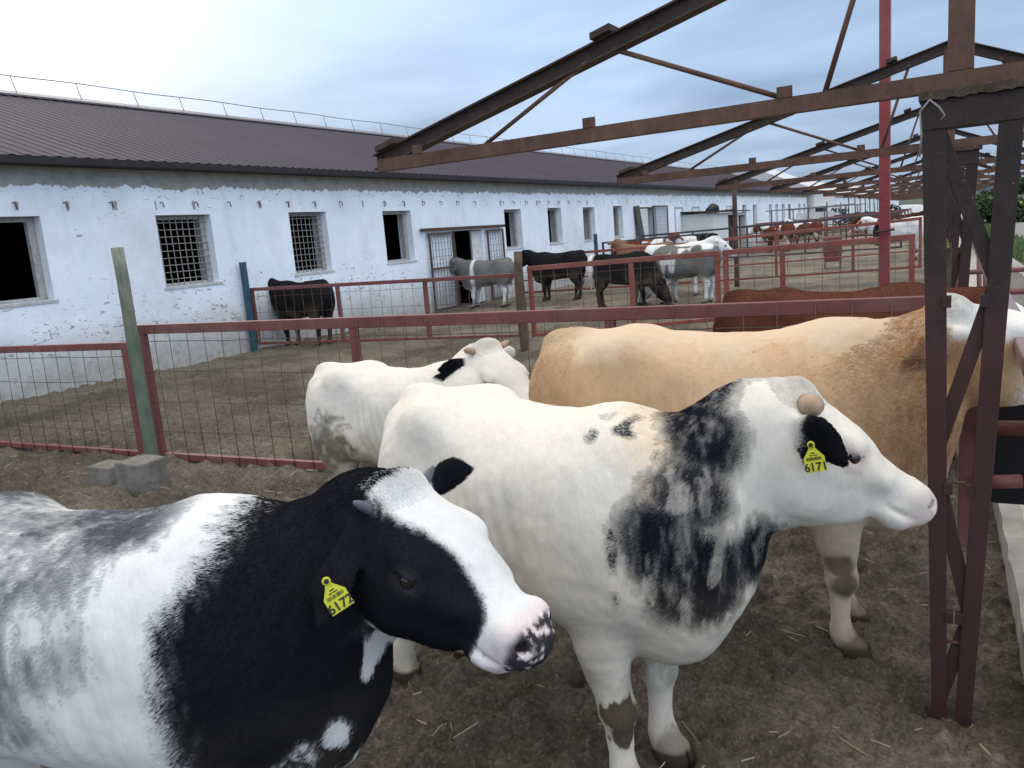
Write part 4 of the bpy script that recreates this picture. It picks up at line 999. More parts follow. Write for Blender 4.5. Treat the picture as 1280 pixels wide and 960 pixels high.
def _paint_foot():
    t = col_mat.node_tree; n = t.nodes; l = t.links; bs_ = n['Principled BSDF']; src = bs_.inputs['Base Color'].links[0].from_socket
    tc = n.new('ShaderNodeTexCoord'); sp = n.new('ShaderNodeSeparateXYZ'); l.new(tc.outputs['Object'], sp.inputs[0]); nz = n.new('ShaderNodeTexNoise'); nz.inputs['Scale'].default_value = 6; l.new(tc.outputs['Object'], nz.inputs[0])
    ad = n.new('ShaderNodeMath'); ad.operation = 'ADD'; l.new(sp.outputs[2], ad.inputs[0]); l.new(nz.outputs[0], ad.inputs[1])
    mr = n.new('ShaderNodeMapRange'); mr.inputs['From Min'].default_value = 2.0; mr.inputs['From Max'].default_value = 1.88; l.new(ad.outputs[0], mr.inputs[0])
    mx = n.new('ShaderNodeMix'); mx.data_type = 'RGBA'; mm = n.new('ShaderNodeMath'); mm.operation = 'MULTIPLY'; mm.inputs[1].default_value = .7; l.new(mr.outputs[0], mm.inputs[0]); l.new(mm.outputs[0], mx.inputs[0]); l.new(src, mx.inputs[6]); mx.inputs[7].default_value = (.062, .022, .022, 1); l.new(mx.outputs[2], bs_.inputs['Base Color'])
_paint_foot()   # old maroon paint survives on the lower part of the columns
roof_black = rust_mat('black_rafter', (.028, .019, .016), (.062, .041, .031))
crust = plain('crusted_plate', (.095, .072, .056), .95, .55, 30, .9)
def truss_frame():
    t = thing('truss_frame', '', 'truss frame')
    A = lambda a, z, y=0: (a, y, z)
    # column: two tapering legs, header, lacing
    def leg(x0b, x1b, x0t, x1t):
        m = MB()
        m.hexa([(x0b, -.03, -.1), (x1b, -.03, -.1), (x1b, -.018, -.1), (x0b, -.018, -.1), (x0t, -.03, 1.955), (x1t, -.03, 1.955), (x1t, -.018, 1.955), (x0t, -.018, 1.955)])
        return m
    l = leg(-.070, -.026, -.122, -.056); l.hexa([(-.070, -.018, -.1), (-.060, -.018, -.1), (-.060, .045, -.1), (-.070, .045, -.1), (-.122, -.018, 1.955), (-.110, -.018, 1.955), (-.110, .045, 1.955), (-.122, .045, 1.955)]); l.build('column_leg', col_mat, t, .002)
    l = leg(-.008, .040, .078, .142); l.hexa([(.029, -.018, -.1), (.040, -.018, -.1), (.040, .045, -.1), (.029, .045, -.1), (.130, -.018, 1.955), (.142, -.018, 1.955), (.142, .045, 1.955), (.130, .045, 1.955)]); l.build('column_leg', col_mat, t, .002)
    MB().box(-.124, .144, -.034, .05, 1.915, 2.0).build('header', col_mat, t, .003)
    pl = MB(); q = random.Random(5); n = 22; rowv = []
    for i in range(n + 1):
        x = -.130 + .29 * i / n; rowv.append((x, -.045 + q.uniform(-.004, .004), 2.0 + q.uniform(-.004, .003), 2.024 + q.uniform(-.002, .003)))
    for (x0, y0, b0, t0), (x1, y1, b1, t1) in zip(rowv[:-1], rowv[1:]):
        pl.quad((x0, y0, b0), (x1, y1, b1), (x1, y1, t1), (x0, y0, t0)).quad((x0, y0, t0), (x1, y1, t1), (x1, .06, 2.024), (x0, .06, 2.024)).quad((x0, .06, 2.0), (x1, .06, 2.0), (x1, y1, b1), (x0, y0, b0))
    pl.build('cap_plate', crust, t)
    xl = lambda z: -.048 - .041 * z / 1.955; xr = lambda z: .016 + .094 * z / 1.955
    for (s0, z0), (s1, z1) in ((('l', 1.94), ('r', 1.45)), (('r', 1.47), ('l', .93)), (('l', .83), ('r', .36)), (('r', .36), ('l', .06))):
        f = {'l': xl, 'r': xr}; MB().bar((f[s0](z0), -.010, z0), (f[s1](z1), -.010, z1), .012, .044, (1, 0, 0)).build('lacing_bar', col_mat, t, .002)
    for z in (1.40, .80, .36):
        MB().box(xl(z) + .018, xl(z) + .042, -.036, -.006, z - .018, z + .018).build('lug', col_mat, t); MB().box(xr(z) - .042, xr(z) - .018, -.036, -.006, z - .018, z + .018).build('lug', col_mat, t)
    MB().tube([(xl(.82) + .04, -.02, .822), (xr(.82) - .04, -.02, .822)], .005, 6).build('tie_rod', rust, t)
    MB().tube([(xl(.27) + .02, -.02, .27), (xr(.27) - .02, -.02, .27)], .006, 6).build('tie_rod', rust, t)
    # truss
    L, Rr, z0 = -2.185, 1.30, 2.022
    MB().angle((L, -.032, z0 + .0), (Rr, -.032, z0 + .0), .050, .006, (0, 0, 1), -1).build('bottom_chord', rust, t)
    ap = 2.595; sl = (ap - z0) / -L; sr = (ap - z0) / Rr
    def rafter(x0, x1, za, zb):
        m = MB()
        m.hexa([(x0, -.030, za), (x1, -.030, zb), (x1, .030, zb), (x0, .030, za), (x0, -.030, za + .007), (x1, -.030, zb + .007), (x1, .030, zb + .007), (x0, .030, za + .007)])
        m.hexa([(x0, -.005, za + .007), (x1, -.005, zb + .007), (x1, .005, zb + .007), (x0, .005, za + .007), (x0, -.005, za + .058), (x1, -.005, zb + .058), (x1, .005, zb + .058), (x0, .005, za + .058)])
        m.hexa([(x0, -.03, za + .058), (x1, -.03, zb + .058), (x1, .03, zb + .058), (x0, .03, za + .058), (x0, -.03, za + .065), (x1, -.03, zb + .065), (x1, .03, zb + .065), (x0, .03, za + .065)])
        m.build('rafter', roof_black, t)
    rafter(L - .02, -.002, z0 + .008, ap); rafter(Rr + .02, .002, z0 + .008, ap)
    zl = lambda x: z0 + (x - L) * sl if x < 0 else z0 + (Rr - x) * sr
    for x, w in ((-2.12, .10), (-1.13, .075), (-.34, .06), (.62, .07), (1.18, .08)):
        z = zl(x) + .0745; MB().hexa([(x - w / 2, -.055, z - sl * w / 2 * (1 if x < 0 else -1)), (x + w / 2, -.055, z + sl * w / 2 * (1 if x < 0 else -1)), (x + w / 2, .04, z + sl * w / 2 * (1 if x < 0 else -1)), (x - w / 2, .04, z - sl * w / 2 * (1 if x < 0 else -1)),
             (x - w / 2, -.055, z + .022 - sl * w / 2 * (1 if x < 0 else -1)), (x + w / 2, -.055, z + .022 + sl * w / 2 * (1 if x < 0 else -1)), (x + w / 2, .04, z + .022 + sl * w / 2 * (1 if x < 0 else -1)), (x - w / 2, .04, z + .022 - sl * w / 2 * (1 if x < 0 else -1))]).build('purlin_cleat', roof_black, t)
    for x in (-1.97, -1.20, -.515, .55):
        MB().box(x - .024, x + .024, -.035, -.027, z0 + .050, z0 + .084).build('chord_cleat', rust, t)
    for a, b in (((-1.69, z0 + .03), (-1.20, zl(-1.2) + .02)), ((-1.10, zl(-1.1) + .02), (-.52, z0 + .05)), ((-.40, z0 + .035), (-.24, zl(-.24) + .02)), ((.24, zl(.24) + .02), (.5, z0 + .04)), ((.62, z0 + .03), (.75, zl(.75) + .02))):
        MB().tube([(a[0], -.012, a[1]), (b[0], -.012, b[1])], .0088, 8).build('strut', rust, t)
    MB().box(-.056, .012, -.030, .030, z0 + .0505, ap + .002).build('king_post', rust, t, .003)
    return t
tf = truss_frame()
names = ['nearest rusty truss frame on its laced column, in front of the tan cow', 'second truss frame from the front, its apex left of the nearest king post', 'third truss frame back, crossing behind the tall red pole',
         'fourth truss frame back along the feed lane', 'fifth truss frame back along the feed lane', 'sixth truss frame back along the feed lane']
frames = [tf]
bs = [0.0, 2.97, 6.05, 9.3, 12.4, 15.5] + [15.5 + 4.2 * k for k in range(1, 9)]
for b in bs[1:]: frames.append(copy_tree(tf))
for i, (o, b) in enumerate(zip(frames, bs)):
    p = rowp(0, b); o.location = p
    tag(o, names[i] if i < len(names) else 'distant truss frame in the crowded far part of the row', 'truss frame', 'open roof truss frames along the feed lane')
m = MB(); m.tube([(-.10, -.05, 2.00), (-.125, -.058, 1.97), (-.12, -.06, 1.90), (-.125, -.055, 1.84)], .0028, 6); m.tube([(-.10, -.05, 2.0), (-.075, -.062, 1.975), (-.06, -.06, 1.95), (-.07, -.058, 1.938)], .0028, 6)
m.build('hanging_wire', plain('galvanised_wire', (.22, .21, .20), .6), tf)
# yellow-green timber brace leaning in the second column
br = MB(); br.bar(rowp(-.115, 2.85, 1.76), rowp(-.02, 2.85, 1.42), .03, .05, (0, 1, 0)); tag(br.build('timber_brace', plain('mossy_yellow_paint', (.20, .19, .06), .8, .4, 20), None, .003), 'yellow painted timber brace leaning on the second column', 'timber')
post_ = MB(); a = rowp(-.02, 2.89); post_.bar(a, (a.x, a.y, 1.45), .05, .05, (0, 1, 0)); tag(post_.build('timber_post', plain('mossy_wood', (.085, .085, .045), .9, .4, 14, .5), None, .004), 'mossy wooden stake tied to the second column', 'post')

# ------------------------------------------------------------------ feed lane
conc = plain('worn_concrete', (.27, .265, .25), .92, .3, 5, .5)
def lane_box(name, a0, a1, b0, b1, z0, z1, mat, nseg=60, rough=.012, seed=1, taper=0):
    """long concrete element along the row with a worn, uneven top"""
    bsx = np.concatenate([np.arange(b0, min(b1, 14), .12), np.arange(max(b0, 14), b1 + .01, 2.0)]); m = MB(); q = np.random.default_rng(seed); P = []
    for b in bsx:
        j = q.normal(0, rough, 3)
        pr = [(a0, z0), (a0 + taper + j[0], z1 + j[1]), (a1 + j[2] * .5, z1 + j[1] * .8), (a1, z0)]
        P += [rowp(a, b, z) for a, z in pr]
    n = len(bsx); fs = []
    for i in range(n - 1):
        for k in range(3): fs.append((4 * i + k, 4 * i + k + 1, 4 * i + 5 + k, 4 * i + 4 + k))
    m.add(P, fs + [(0, 3, 2, 1), (4 * n - 4, 4 * n - 3, 4 * n - 2, 4 * n - 1)])
    return m.build(name, mat, None)
kerb = lane_box('trough_kerb', .22, .31, -1.6, 66, -.05, .17, conc, seed=2, rough=.004); tag(kerb, 'low worn concrete kerb on the cattle side of the feed lane', 'kerb')
fl = lane_box('feed_trough', .31, .95, -1.6, 66, -.05, .13, plain('dusty_trough', (.43, .42, .39), .95, .25, 9, .4), seed=3, rough=.0025); tag(fl, 'pale dusty concrete trough floor beside the truss columns', 'trough')
ow = lane_box('trough_wall', .95, 1.10, -1.6, 66, -.05, .66, conc, seed=4, rough=.006); tag(ow, 'long concrete outer wall of the feed trough before the grass', 'wall')
# feeding barrier: long neck rail, posts and foot rails
bar = thing('feed_barrier', 'maroon pipe feeding barrier with a sloping neck rail beside the columns', 'barrier', ROW0, ROWA)
MB().hexa([(.135, -1.3, 1.165), (.20, -1.3, 1.165), (.42, 12, 1.165), (.355, 12, 1.165), (.135, -1.3, 1.225), (.20, -1.3, 1.225), (.42, 12, 1.225), (.355, 12, 1.225)]).build('neck_rail', paint_mat('greyed_maroon', (.20, .13, .125), amt=.3, rough=.38), bar, .006)
for b in (.66, 3.3, 5.9, 8.5):
    a = .24 + .017 * b
    MB().tube([(a + .02, b, .58 if b < 1 else .1), (a - .01, b, 1.17)], .027, 12).build('post', maroon, bar)
    MB().tube([(.08 + .015 * b, b - .02, .84), (a + .5, b + .02, .84)], .030, 12).build('foot_rail', maroon, bar)
    MB().tube([(.08 + .015 * b, b - .02, .62), (a - .03, b, .63)], .027, 12).build('foot_rail', maroon, bar)
    MB().box(.0 + .015 * b, .062 + .015 * b, b + .02, b + .06, .33, 1.10).build('upright', maroon, bar, .004)
tag(MB().hexa([tuple(rowp(a, b, z)) for a, b, z in ((.14, 1.0, .42), (.46, 1.0, .42), (.47, 1.03, .42), (.15, 1.03, .42), (.14, .98, 1.04), (.46, .98, 1.04), (.47, 1.01, 1.04), (.15, 1.01, 1.04))]).build('stand_in_sheet', plain('flat_black', (.008, .008, .010), .7, .2), None, .004), 'flat black stand-in sheet behind the barrier pipes below the tan cow', 'sheet')  # sheet made up for an unidentified black shape behind the pipes

# ------------------------------------------------------------------ beyond the lane
def strip(name, pts, mat, kind='structure', z=.0):
    m = MB(); 
    for (a, b), (c, d) in zip(pts[:-1], pts[1:]): m.quad((a[0], a[1], z), (b[0], b[1], z), (d[0], d[1], z), (c[0], c[1], z))
    o = m.build(name, mat); return tag(o, kind=kind)
t = NT('gravel_road'); n = t.noise(2, 5, .6); n2 = t.noise(40, 4, .7); c = t.ramp(n, [(.3, (.15, .145, .14)), (.7, (.22, .212, .203))]); c = t.mix(t.math('MULTIPLY', n2, .4), c, (.14, .13, .12)); t.bump(n2, .5, .01)
road_m = t.fin(c, .95)
strip('road', [(tuple(rowp(3.0, b)), tuple(rowp(7.0, b))) for b in (-4, 20, 60, 130, 260)], road_m, z=.012)
t = NT('grass_floor'); n = t.noise(3, 5, .7); t.bump(t.noise(60, 4, .7), .6, .02); gm = t.fin(t.ramp(n, [(.3, (.035, .062, .022)), (.7, (.085, .125, .045))]), .95)
strip('grass_verge', [(tuple(rowp(1.12, b)), tuple(rowp(3.0, b))) for b in (-4, 20, 60, 130, 260)], gm, z=.008)
strip('grass_field', [(tuple(rowp(7.0, b)), tuple(rowp(400.0, b))) for b in (-4, 60, 260, 1200)], gm, z=.008)
leaf_g = plain('grass_blades', (.075, .125, .040), .8, .4, 2)
def blades(name, label, n, f, h, w, mat, seed):
    r = np.random.default_rng(seed); x, y = f(r, n); a = r.uniform(0, 2 * PI, n); hh = h * r.uniform(.5, 1.3, n); ln = r.normal(0, .35, (n, 2)) * hh[:, None]
    P = np.stack([x, y, np.zeros(n)], 1); S = np.stack([np.cos(a) * w, np.sin(a) * w, np.zeros(n)], 1); Tp = P + np.stack([ln[:, 0], ln[:, 1], hh], 1); M_ = P + np.stack([ln[:, 0] * .35, ln[:, 1] * .35, hh * .6], 1)
    V = np.stack([P - S, P + S, M_ + S * .7, Tp, M_ - S * .7, M_ + S * .0], 1).reshape(-1, 3); b = np.arange(n)[:, None] * 6
    F = np.concatenate([b + np.array([[0, 1, 2, 4]]), b + np.array([[4, 2, 3, 3]])]); F = F
    me = bpy.data.meshes.new(name); me.from_pydata(V.tolist(), [], [tuple(q) if q[2] != q[3] else tuple(q[:3]) for q in F.tolist()]); me.update()
    o = link(name, me, None, mat); tag(o, label, 'grass', kind='stuff')
def fv(r, n):
    b = r.uniform(4, 70, n) ** 1.0; a = 1.15 + np.abs(r.beta(1.2, 1.4, n)) * 1.9; P = [rowp(q, s) for q, s in zip(a, b)]; return np.array([p.x for p in P]), np.array([p.y for p in P])
blades('verge_grass', 'uneven green grass along the outside of the trough wall', 9000, fv, .16, .012, leaf_g, 5)
def leafy(name, label, cat, loc, rx, ry, rz, n, size, mats, seed, trunk=None, group=None):
    """tree or bush: leaf clumps spread through an uneven crown"""
    t = thing(name, label, cat, loc, 0, group); r = np.random.default_rng(seed)
    k = max(6, int(n / 260)); cc = r.normal(0, .42, (k, 3)); cc[:, 2] = np.abs(cc[:, 2]) * .9 + .12; cr = r.uniform(.22, .42, k)
    ci = r.integers(0, k, n); d = r.normal(0, 1, (n, 3)); d /= np.linalg.norm(d, axis=1, keepdims=True); P = cc[ci] + d * cr[ci][:, None] * r.uniform(.55, 1.05, (n, 1)); P *= np.array([rx, ry, rz]); h0 = trunk or 0
    P[:, 2] = np.maximum(P[:, 2], .03) + h0
    a = r.normal(0, 1, (n, 3)); a /= np.linalg.norm(a, axis=1, keepdims=True); b = np.cross(a, r.normal(0, 1, (n, 3))); b /= np.linalg.norm(b, axis=1, keepdims=True) + 1e-6; s = size * r.uniform(.6, 1.4, (n, 1))
    V = np.stack([P - a * s, P - b * s * .5, P + a * s, P + b * s * .5], 1).reshape(-1, 3); F = np.arange(n * 4).reshape(-1, 4)
    o = link('crown', np_mesh('crown', V, F, False), t, mats)
    m = MB()
    if trunk: m.tube([(0, 0, -.1), (.05, 0, trunk * .6), (0, .05, trunk + rz * .3)], [.16, .12, .06], 8)
    for i in range(min(k, 7)): c = cc[i] * np.array([rx, ry, rz]) + [0, 0, h0]; m.tube([(0, 0, h0 * .7), tuple(c * .5 + np.array([0, 0, h0 * .3])), tuple(c)], [.07, .045, .015], 6)
    m.build('trunk', plain('bark', (.08, .06, .045), .9, .4), t)
    return t
lv = [plain('leaf_%s' % n, c, .75, .4, .8) for n, c in (('mid', (.045, .085, .028)), ('dark', (.028, .055, .022)), ('olive', (.07, .085, .035)))]
bushes = [(4.0, 62, 3.0, 2.0, 2.2, 'rounded green bush by the road below the yellow loader'), (9.5, 40, 3.0, 2.5, 3.4, 'tall green bush at the right edge behind the white post'), (12.0, 60, 4.0, 3.0, 4.4, 'broad dark green bush further down the right of the road'), (6.8, 85, 3.6, 3, 2.6, 'low olive bush past the loader along the road')]
for i, (a, b, rx, ry, rz, lab) in enumerate(bushes): leafy('bush', lab, 'bush', rowp(a, b), rx, ry, rz, 3800, .16, lv[i % 3], 20 + i)
for i, (a, b, h, lab) in enumerate(((20, 120, 7, 'round crowned tree on the right horizon'), (31, 150, 8, 'taller dark tree on the right horizon behind the bushes'), (14, 165, 6, 'small tree far down the right side of the road'))):
    leafy('tree', lab, 'tree', rowp(a, b), 4, 4, h * .6, 3600, .28, lv[(i + 1) % 3], 40 + i, trunk=h * .35)
leafy('bush', 'dark scrubby bush among the far pens left of the red pole', 'bush', (-6.4, 66, 0), 2.3, 1.5, 1.9, 2600, .12, lv[1], 61)
# distant hill
m = MB(); xs = np.linspace(-900, 1700, 90); hp = [max(0, 55 * math.exp(-((x - 420) / 330) ** 2) + 38 * math.exp(-((x - 900) / 260) ** 2) + 18 * math.exp(-((x + 250) / 300) ** 2) + 4 * math.sin(x * .02)) for x in xs]
vs = []
for x, h in zip(xs, hp): vs += [(x, 1500, -2), (x, 1650, h * .6), (x, 1800, h), (x, 2100, -2)]
m.add(vs, [(4 * i + k, 4 * i + 4 + k, 4 * i + 5 + k, 4 * i + 1 + k) for i in range(len(xs) - 1) for k in range(3)], True)
tag(m.build('hills', plain('hill_scrub', (.055, .075, .050), .95, .3, .01)), kind='structure')
# white marker post and yellow wheel loader
tag(MB().tube([tuple(rowp(5.15, 45, -.1)), tuple(rowp(5.15, 45, 1.75))], .09, 10).build('marker_post', plain('white_paint', (.72, .72, .70), .7, .1)), 'short white marker post beside the road on the right', 'post')
yel = plain('loader_yellow', (.60, .30, .03), .5, .2, 3); tyre = plain('tyre_rubber', (.02, .02, .02), .85, .2)
def loader():
    t = thing('wheel_loader', 'yellow wheel loader parked far down the lane behind the truss columns', 'loader', rowp(3.6, 74), .35)
    MB().box(-2.6, -.4, -.95, .95, .9, 1.75).hexa([(-.4, -.6, .8), (1.4, -.6, .8), (1.4, .6, .8), (-.4, .6, .8), (-.4, -.6, 1.4), (1.4, -.5, 1.25), (1.4, .5, 1.25), (-.4, .6, 1.4)]).build('body', yel, t, .06)
    c = MB(); c.hexa([(-1.1, -.7, 1.76), (.35, -.7, 1.76), (.35, .7, 1.76), (-1.1, .7, 1.76), (-1.0, -.65, 3.0), (.2, -.65, 3.0), (.2, .65, 3.0), (-1.0, .65, 3.0)]).build('cab', plain('cab_glass', (.10, .13, .16), .15, .1, 2, .02, .6), t, .03)
    MB().box(-1.2, .4, -.78, .78, 3.0, 3.15).build('cab_roof', plain('white_paint', (.72, .72, .70), .7, .1), t, .03)
    for x in (-1.75, .95):
        for y in (-.95, .95):
            w = MB().tube([(x, y - .27, .72), (x, y + .27, .72)], .72, 24).build('wheel', tyre, t, .05); MB().tube([(x, y - .30, .72), (x, y + .30, .72)], .34, 18).build('rim', yel, w)
    for y in (-.5, .5): MB().bar((.9, y, 1.3), (2.5, y, .75), .12, .26).build('lift_arm', yel, t)
    MB().hexa([(2.4, -1.25, .15), (3.5, -1.25, .12), (3.5, 1.25, .12), (2.4, 1.25, .15), (2.3, -1.25, 1.2), (2.75, -1.25, 1.25), (2.75, 1.25, 1.25), (2.3, 1.25, 1.2)]).build('bucket', yel, t, .02)
loader()
# sheeted heap and red feed box in the far pens
def heap():
    bm = bmesh.new(); bmesh.ops.create_icosphere(bm, subdivisions=4, radius=1)
    for v in bm.verts:
        n = fbm(np.array([[*v.co]]), 2.3, 3, 4)[0]; v.co = Vector((v.co.x * 4.2, v.co.y * 2.0, max(-.05, v.co.z) * 1.75)) * (.8 + .4 * n)
    me = bpy.data.meshes.new('covered_heap'); bm.to_mesh(me); bm.free(); me.polygons.foreach_set('use_smooth', [True] * len(me.polygons))
    o = link('covered_heap', me, None, plain('silver_sheeting', (.46, .48, .50), .45, .2, 2)); o.location = (-4.6, 72, 0); o.rotation_euler = (0, 0, .1)
    tag(o, 'silage heap under pale grey sheeting far down the pens', 'heap')
heap()
b = thing('feed_box', 'dark red feed box standing in the pen left of the white and black cow', 'box', (-3.75, 26.5, 0), .15)
MB().box(-.27, .27, -.25, .25, .45, .95).hexa([(-.2, -.2, .2), (.2, -.2, .2), (.2, .2, .2), (-.2, .2, .2), (-.27, -.25, .45), (.27, -.25, .45), (.27, .25, .45), (-.27, .25, .45)]).build('hopper', maroon, b, .02)
for x in (-.22, .22):
    for y in (-.2, .2): MB().box(x - .025, x + .025, y - .025, y + .025, -.05, .5).build('leg', maroon, b)
def wl(P, pose):
    x, y, th, s = pose; th = R(th); dx, dy = P[0] - x, P[1] - y
    return ((dx * math.cos(th) + dy * math.sin(th)) / s, (-dx * math.sin(th) + dy * math.cos(th)) / s, P[2] / s)
POSE = dict(A=(-1.876, 1.10, 19.9, .96), B=(-1.237, 2.234, -16.4, 1.0), C=(-.82, 3.201, 4.8, 1.088), D=(-2.75, 3.5, 0, .9), E=(-.74, 5.4, -4, 1.04))
_pr = np.random.default_rng(99)
class Coat:
    """colour of the coat at local points; strands (h) take one of two colours, skin takes the mean"""
    def __init__(s, p, h, base, bn=.12):
        s.p, s.h = p, h; n = fbm(p, 5, 3, 77)[:, None]
        s.st = vnoise(p, (55, 55, 12), 5) * .6 + vnoise(p, (110, 110, 26), 6) * .4      # streaks along the lie of the hair
        s.c = np.tile(np.array([base], float), (len(p), 1)) * (1 - bn / 2 + bn * n) * (1 + (s.st - .5) * .12)[:, None]
    def lay(s, m, col, strand=True):
        m = np.clip(m, 0, 1)
        if s.h and strand: m = (_pr.random(len(m)) < sstep(.08, .92, m)).astype(float)
        s.c = s.c * (1 - m[:, None]) + np.array([col]) * m[:, None]; return s
    def noise(s, f, seed, o=3): return fbm(s.p, f, o, seed) - .5
    def blobs(s, L, soft=.25, wob=.5, f=9, seed=1, streak=.5):
        d = np.full(len(s.p), 9.0)
        for x, y, z, r in L: d = np.minimum(d, np.sqrt(((s.p - np.array([x, y, z])) ** 2).sum(1)) / r)
        d = d + s.noise(f, seed) * wob + (s.st - .5) * streak
        return sstep(1 + soft, 1 - soft, d)
BLACK = (.0125, .013, .0165); WHITE = (.69, .685, .67); PINK = (.62, .45, .40); HOOF = (.055, .042, .032); MUD = (.085, .070, .050)
def chain(L, n=5):
    L = np.array(L); return [tuple(L[i] + (L[i + 1] - L[i]) * j / n) for i in range(len(L) - 1) for j in range(n)] + [tuple(L[-1])]
def finish(k, cow, mud=1.0, seed=3, muzzle=PINK, speck=0.0):
    p = k.p; q = cow.hc(p); hm = cow.headmask(p)
    mz = sstep(.455, .50, q[:, 0] + k.noise(14, 4) * .05) * hm
    k.lay(mz * .85, muzzle, False)
    if speck: k.lay(sstep(.505, .525, q[:, 0] + k.noise(30, 7) * .02 - .05 * np.maximum(q[:, 1] + .03, 0)) * hm * sstep(.33, .40, fbm(p, 60, 2, 9)) * .97, (.02, .02, .025), False)
    for g in (1, -1):
        nd = np.linalg.norm((q - np.array([.52, -.05, g * .045])) * np.array([1, 1.15, 1]), axis=1); k.lay(sstep(.022, .010, nd) * hm, (.05, .03, .03), False)
    k.lay(sstep(.60, .25, p[:, 2]) * sstep(.50, .66, fbm(p, (9, 9, 6), 4, seed)) * .8 * mud, MUD, False)
    k.lay(sstep(.85, .52, p[:, 2]) * (1 - hm) * np.clip(.15 + k.noise(3.5, 61, 4) * 1.5, 0, .5) * mud, (.30, .235, .15), False)
    k.lay(sstep(.16, .06, p[:, 2] + k.noise(12, 8) * .10) * .85 * mud, MUD, False)
    k.lay(sstep(.062, .048, p[:, 2]), HOOF, False)
    return k.c
def patA(p, h):
    k = Coat(p, h, WHITE); q = cA.hc(p); hm = cA.headmask(p); em = cA.earmask(p); x, y, z = p.T
    w = k.noise(8, 3) * .10 + (k.st - .5) * .10
    ro = sstep(.10, -.02, x - .09 + w * 1.3 - .14 * sstep(1.12, 1.17, z) + .12 * sstep(.92, .80, z)) * sstep(.66, .76, z + w) * sstep(-.62, -.40, x + w)
    rm = ro * np.clip(.62 + k.noise(6, 21) * 1.6 + (k.st - .5) * .9, .10, .95)
    k.lay(rm * .92, (.046, .053, .069), False); k.lay(rm * .22, (.03, .033, .04))
    bx = .325 + .12 * sstep(.95, 1.18, z)
    m = sstep(-.05, .07, x - bx + w * .9)
    m *= 1 - sstep(-.03, .03, (.46 + .30 * (x - .45)) - z + w * .7) * sstep(.38, .50, x)
    m *= sstep(.42, .48, z + w * .4)
    m = m * (1 - hm) + 0
    hw = np.interp(q[:, 0], [-.06, 0, .06, .14, .23, .30, .38, .43, .47], [.05, .082, .075, .056, .036, .036, .034, .06, .3])
    fw = k.noise(16, 12) * .030 + (k.st - .5) * .02
    hb = sstep(-.010, .012, np.abs(q[:, 2]) - hw - np.where(q[:, 2] > 0, .07, 0) + fw) * sstep(.45, .425, q[:, 0] + fw * .8)
    hb *= 1 - sstep(-.165, -.185, q[:, 1] + fw) * sstep(.10, .16, q[:, 0])
    top = sstep(.0, -.03, q[:, 0] + fw) * hm
    m = m + np.maximum(hb, top * .8) * hm
    th = k.blobs(chain([tuple(cA.HP(.44, -.165)) + (.05,), tuple(cA.HP(.34, -.18)) + (.06,), tuple(cA.HP(.24, -.205)) + (.065,), tuple(cA.HP(.14, -.25)) + (.06,), (.735, -.0, .84, .05), (.725, -.04, .78, .03)]) + [(.60, -.18, .60, .06), (.66, -.12, .64, .05), (.56, -.2, .55, .07)], .3, .7, 13, 4, .9)
    m = np.maximum(m * (1 - th), em)
    k.lay(m, BLACK)
    er = np.linalg.norm((q - np.array([.212, -.032, -.115])) * np.array([.8, 1.2, 1]), axis=1); k.lay(sstep(.050, .030, er) * .05, (.30, .28, .26))
    return finish(k, cA, .22, 3, (.70, .585, .565), .35)
def patB(p, h):
    k = Coat(p, h, (.71, .665, .585)); q = cB.hc(p); hm = cB.headmask(p); x, y, z = p.T
    k.lay(sstep(1.0, .6, z) * .6 * (1 - hm), (.66, .575, .455), False)
    k.lay(k.blobs([(.50, .02, 1.20, .11), (.54, -.08, 1.12, .09), (.57, -.14, 1.03, .05)], .7, .4, 7, 5, .5) * .5, (.58, .40, .23))
    L = [(.60, .09, 1.22, .115), (.635, .03, 1.12, .12), (.635, -.07, 1.0, .115), (.61, -.14, .89, .13), (.65, -.07, .80, .15), (.70, .08, .84, .12), (.72, .16, 1.21, .075)]
    m = k.blobs(L, .26, .40, 6, 31, .45) * (1 - hm)
    hole = sstep(.70, .82, vnoise(p, (17, 17, 10), 44) + (k.st - .5) * .4)
    mm = m * (1 - .55 * hole); k.lay(mm * np.clip(.92 + (k.st - .5) * 1.0 + k.noise(7, 91) * .5, .35, .99), (.030, .034, .046), False); k.lay(mm * np.clip(.55 + (k.st - .5) * 1.2, 0, .95), (.012, .0135, .018))
    sp = k.blobs([(.47, -.12, 1.12, .10), (.50, -.2, .96, .08), (.52, -.24, .80, .09)], .5, .3, 7, 5, .2) * sstep(.70, .78, vnoise(p, (26, 26, 9), 51))
    k.lay(sp * .7, (.03, .032, .038))
    b0 = cB.ear['r']; side = (q[:, 2] < 0)
    em = cB.earmask(p) * side; k.lay(np.maximum(em * sstep(.02, .06, ((p - b0[0]) @ b0[1]) + k.noise(20, 2) * .03), 0), BLACK)
    for g in (1, -1):
        er = np.linalg.norm((q - np.array([.212, -.032, g * .115])) * np.array([.8, 1.2, 1]), axis=1); k.lay(sstep(.055, .025, er) * .5 * hm, (.55, .38, .36), False)
    k.lay(k.blobs([(.44, -.16, .31, .058), (.43, -.15, .25, .05)], .12, 1.0, 22, 3, .8), (.10, .078, .055), False)
    return finish(k, cB, .55, 6, (.71, .59, .53))
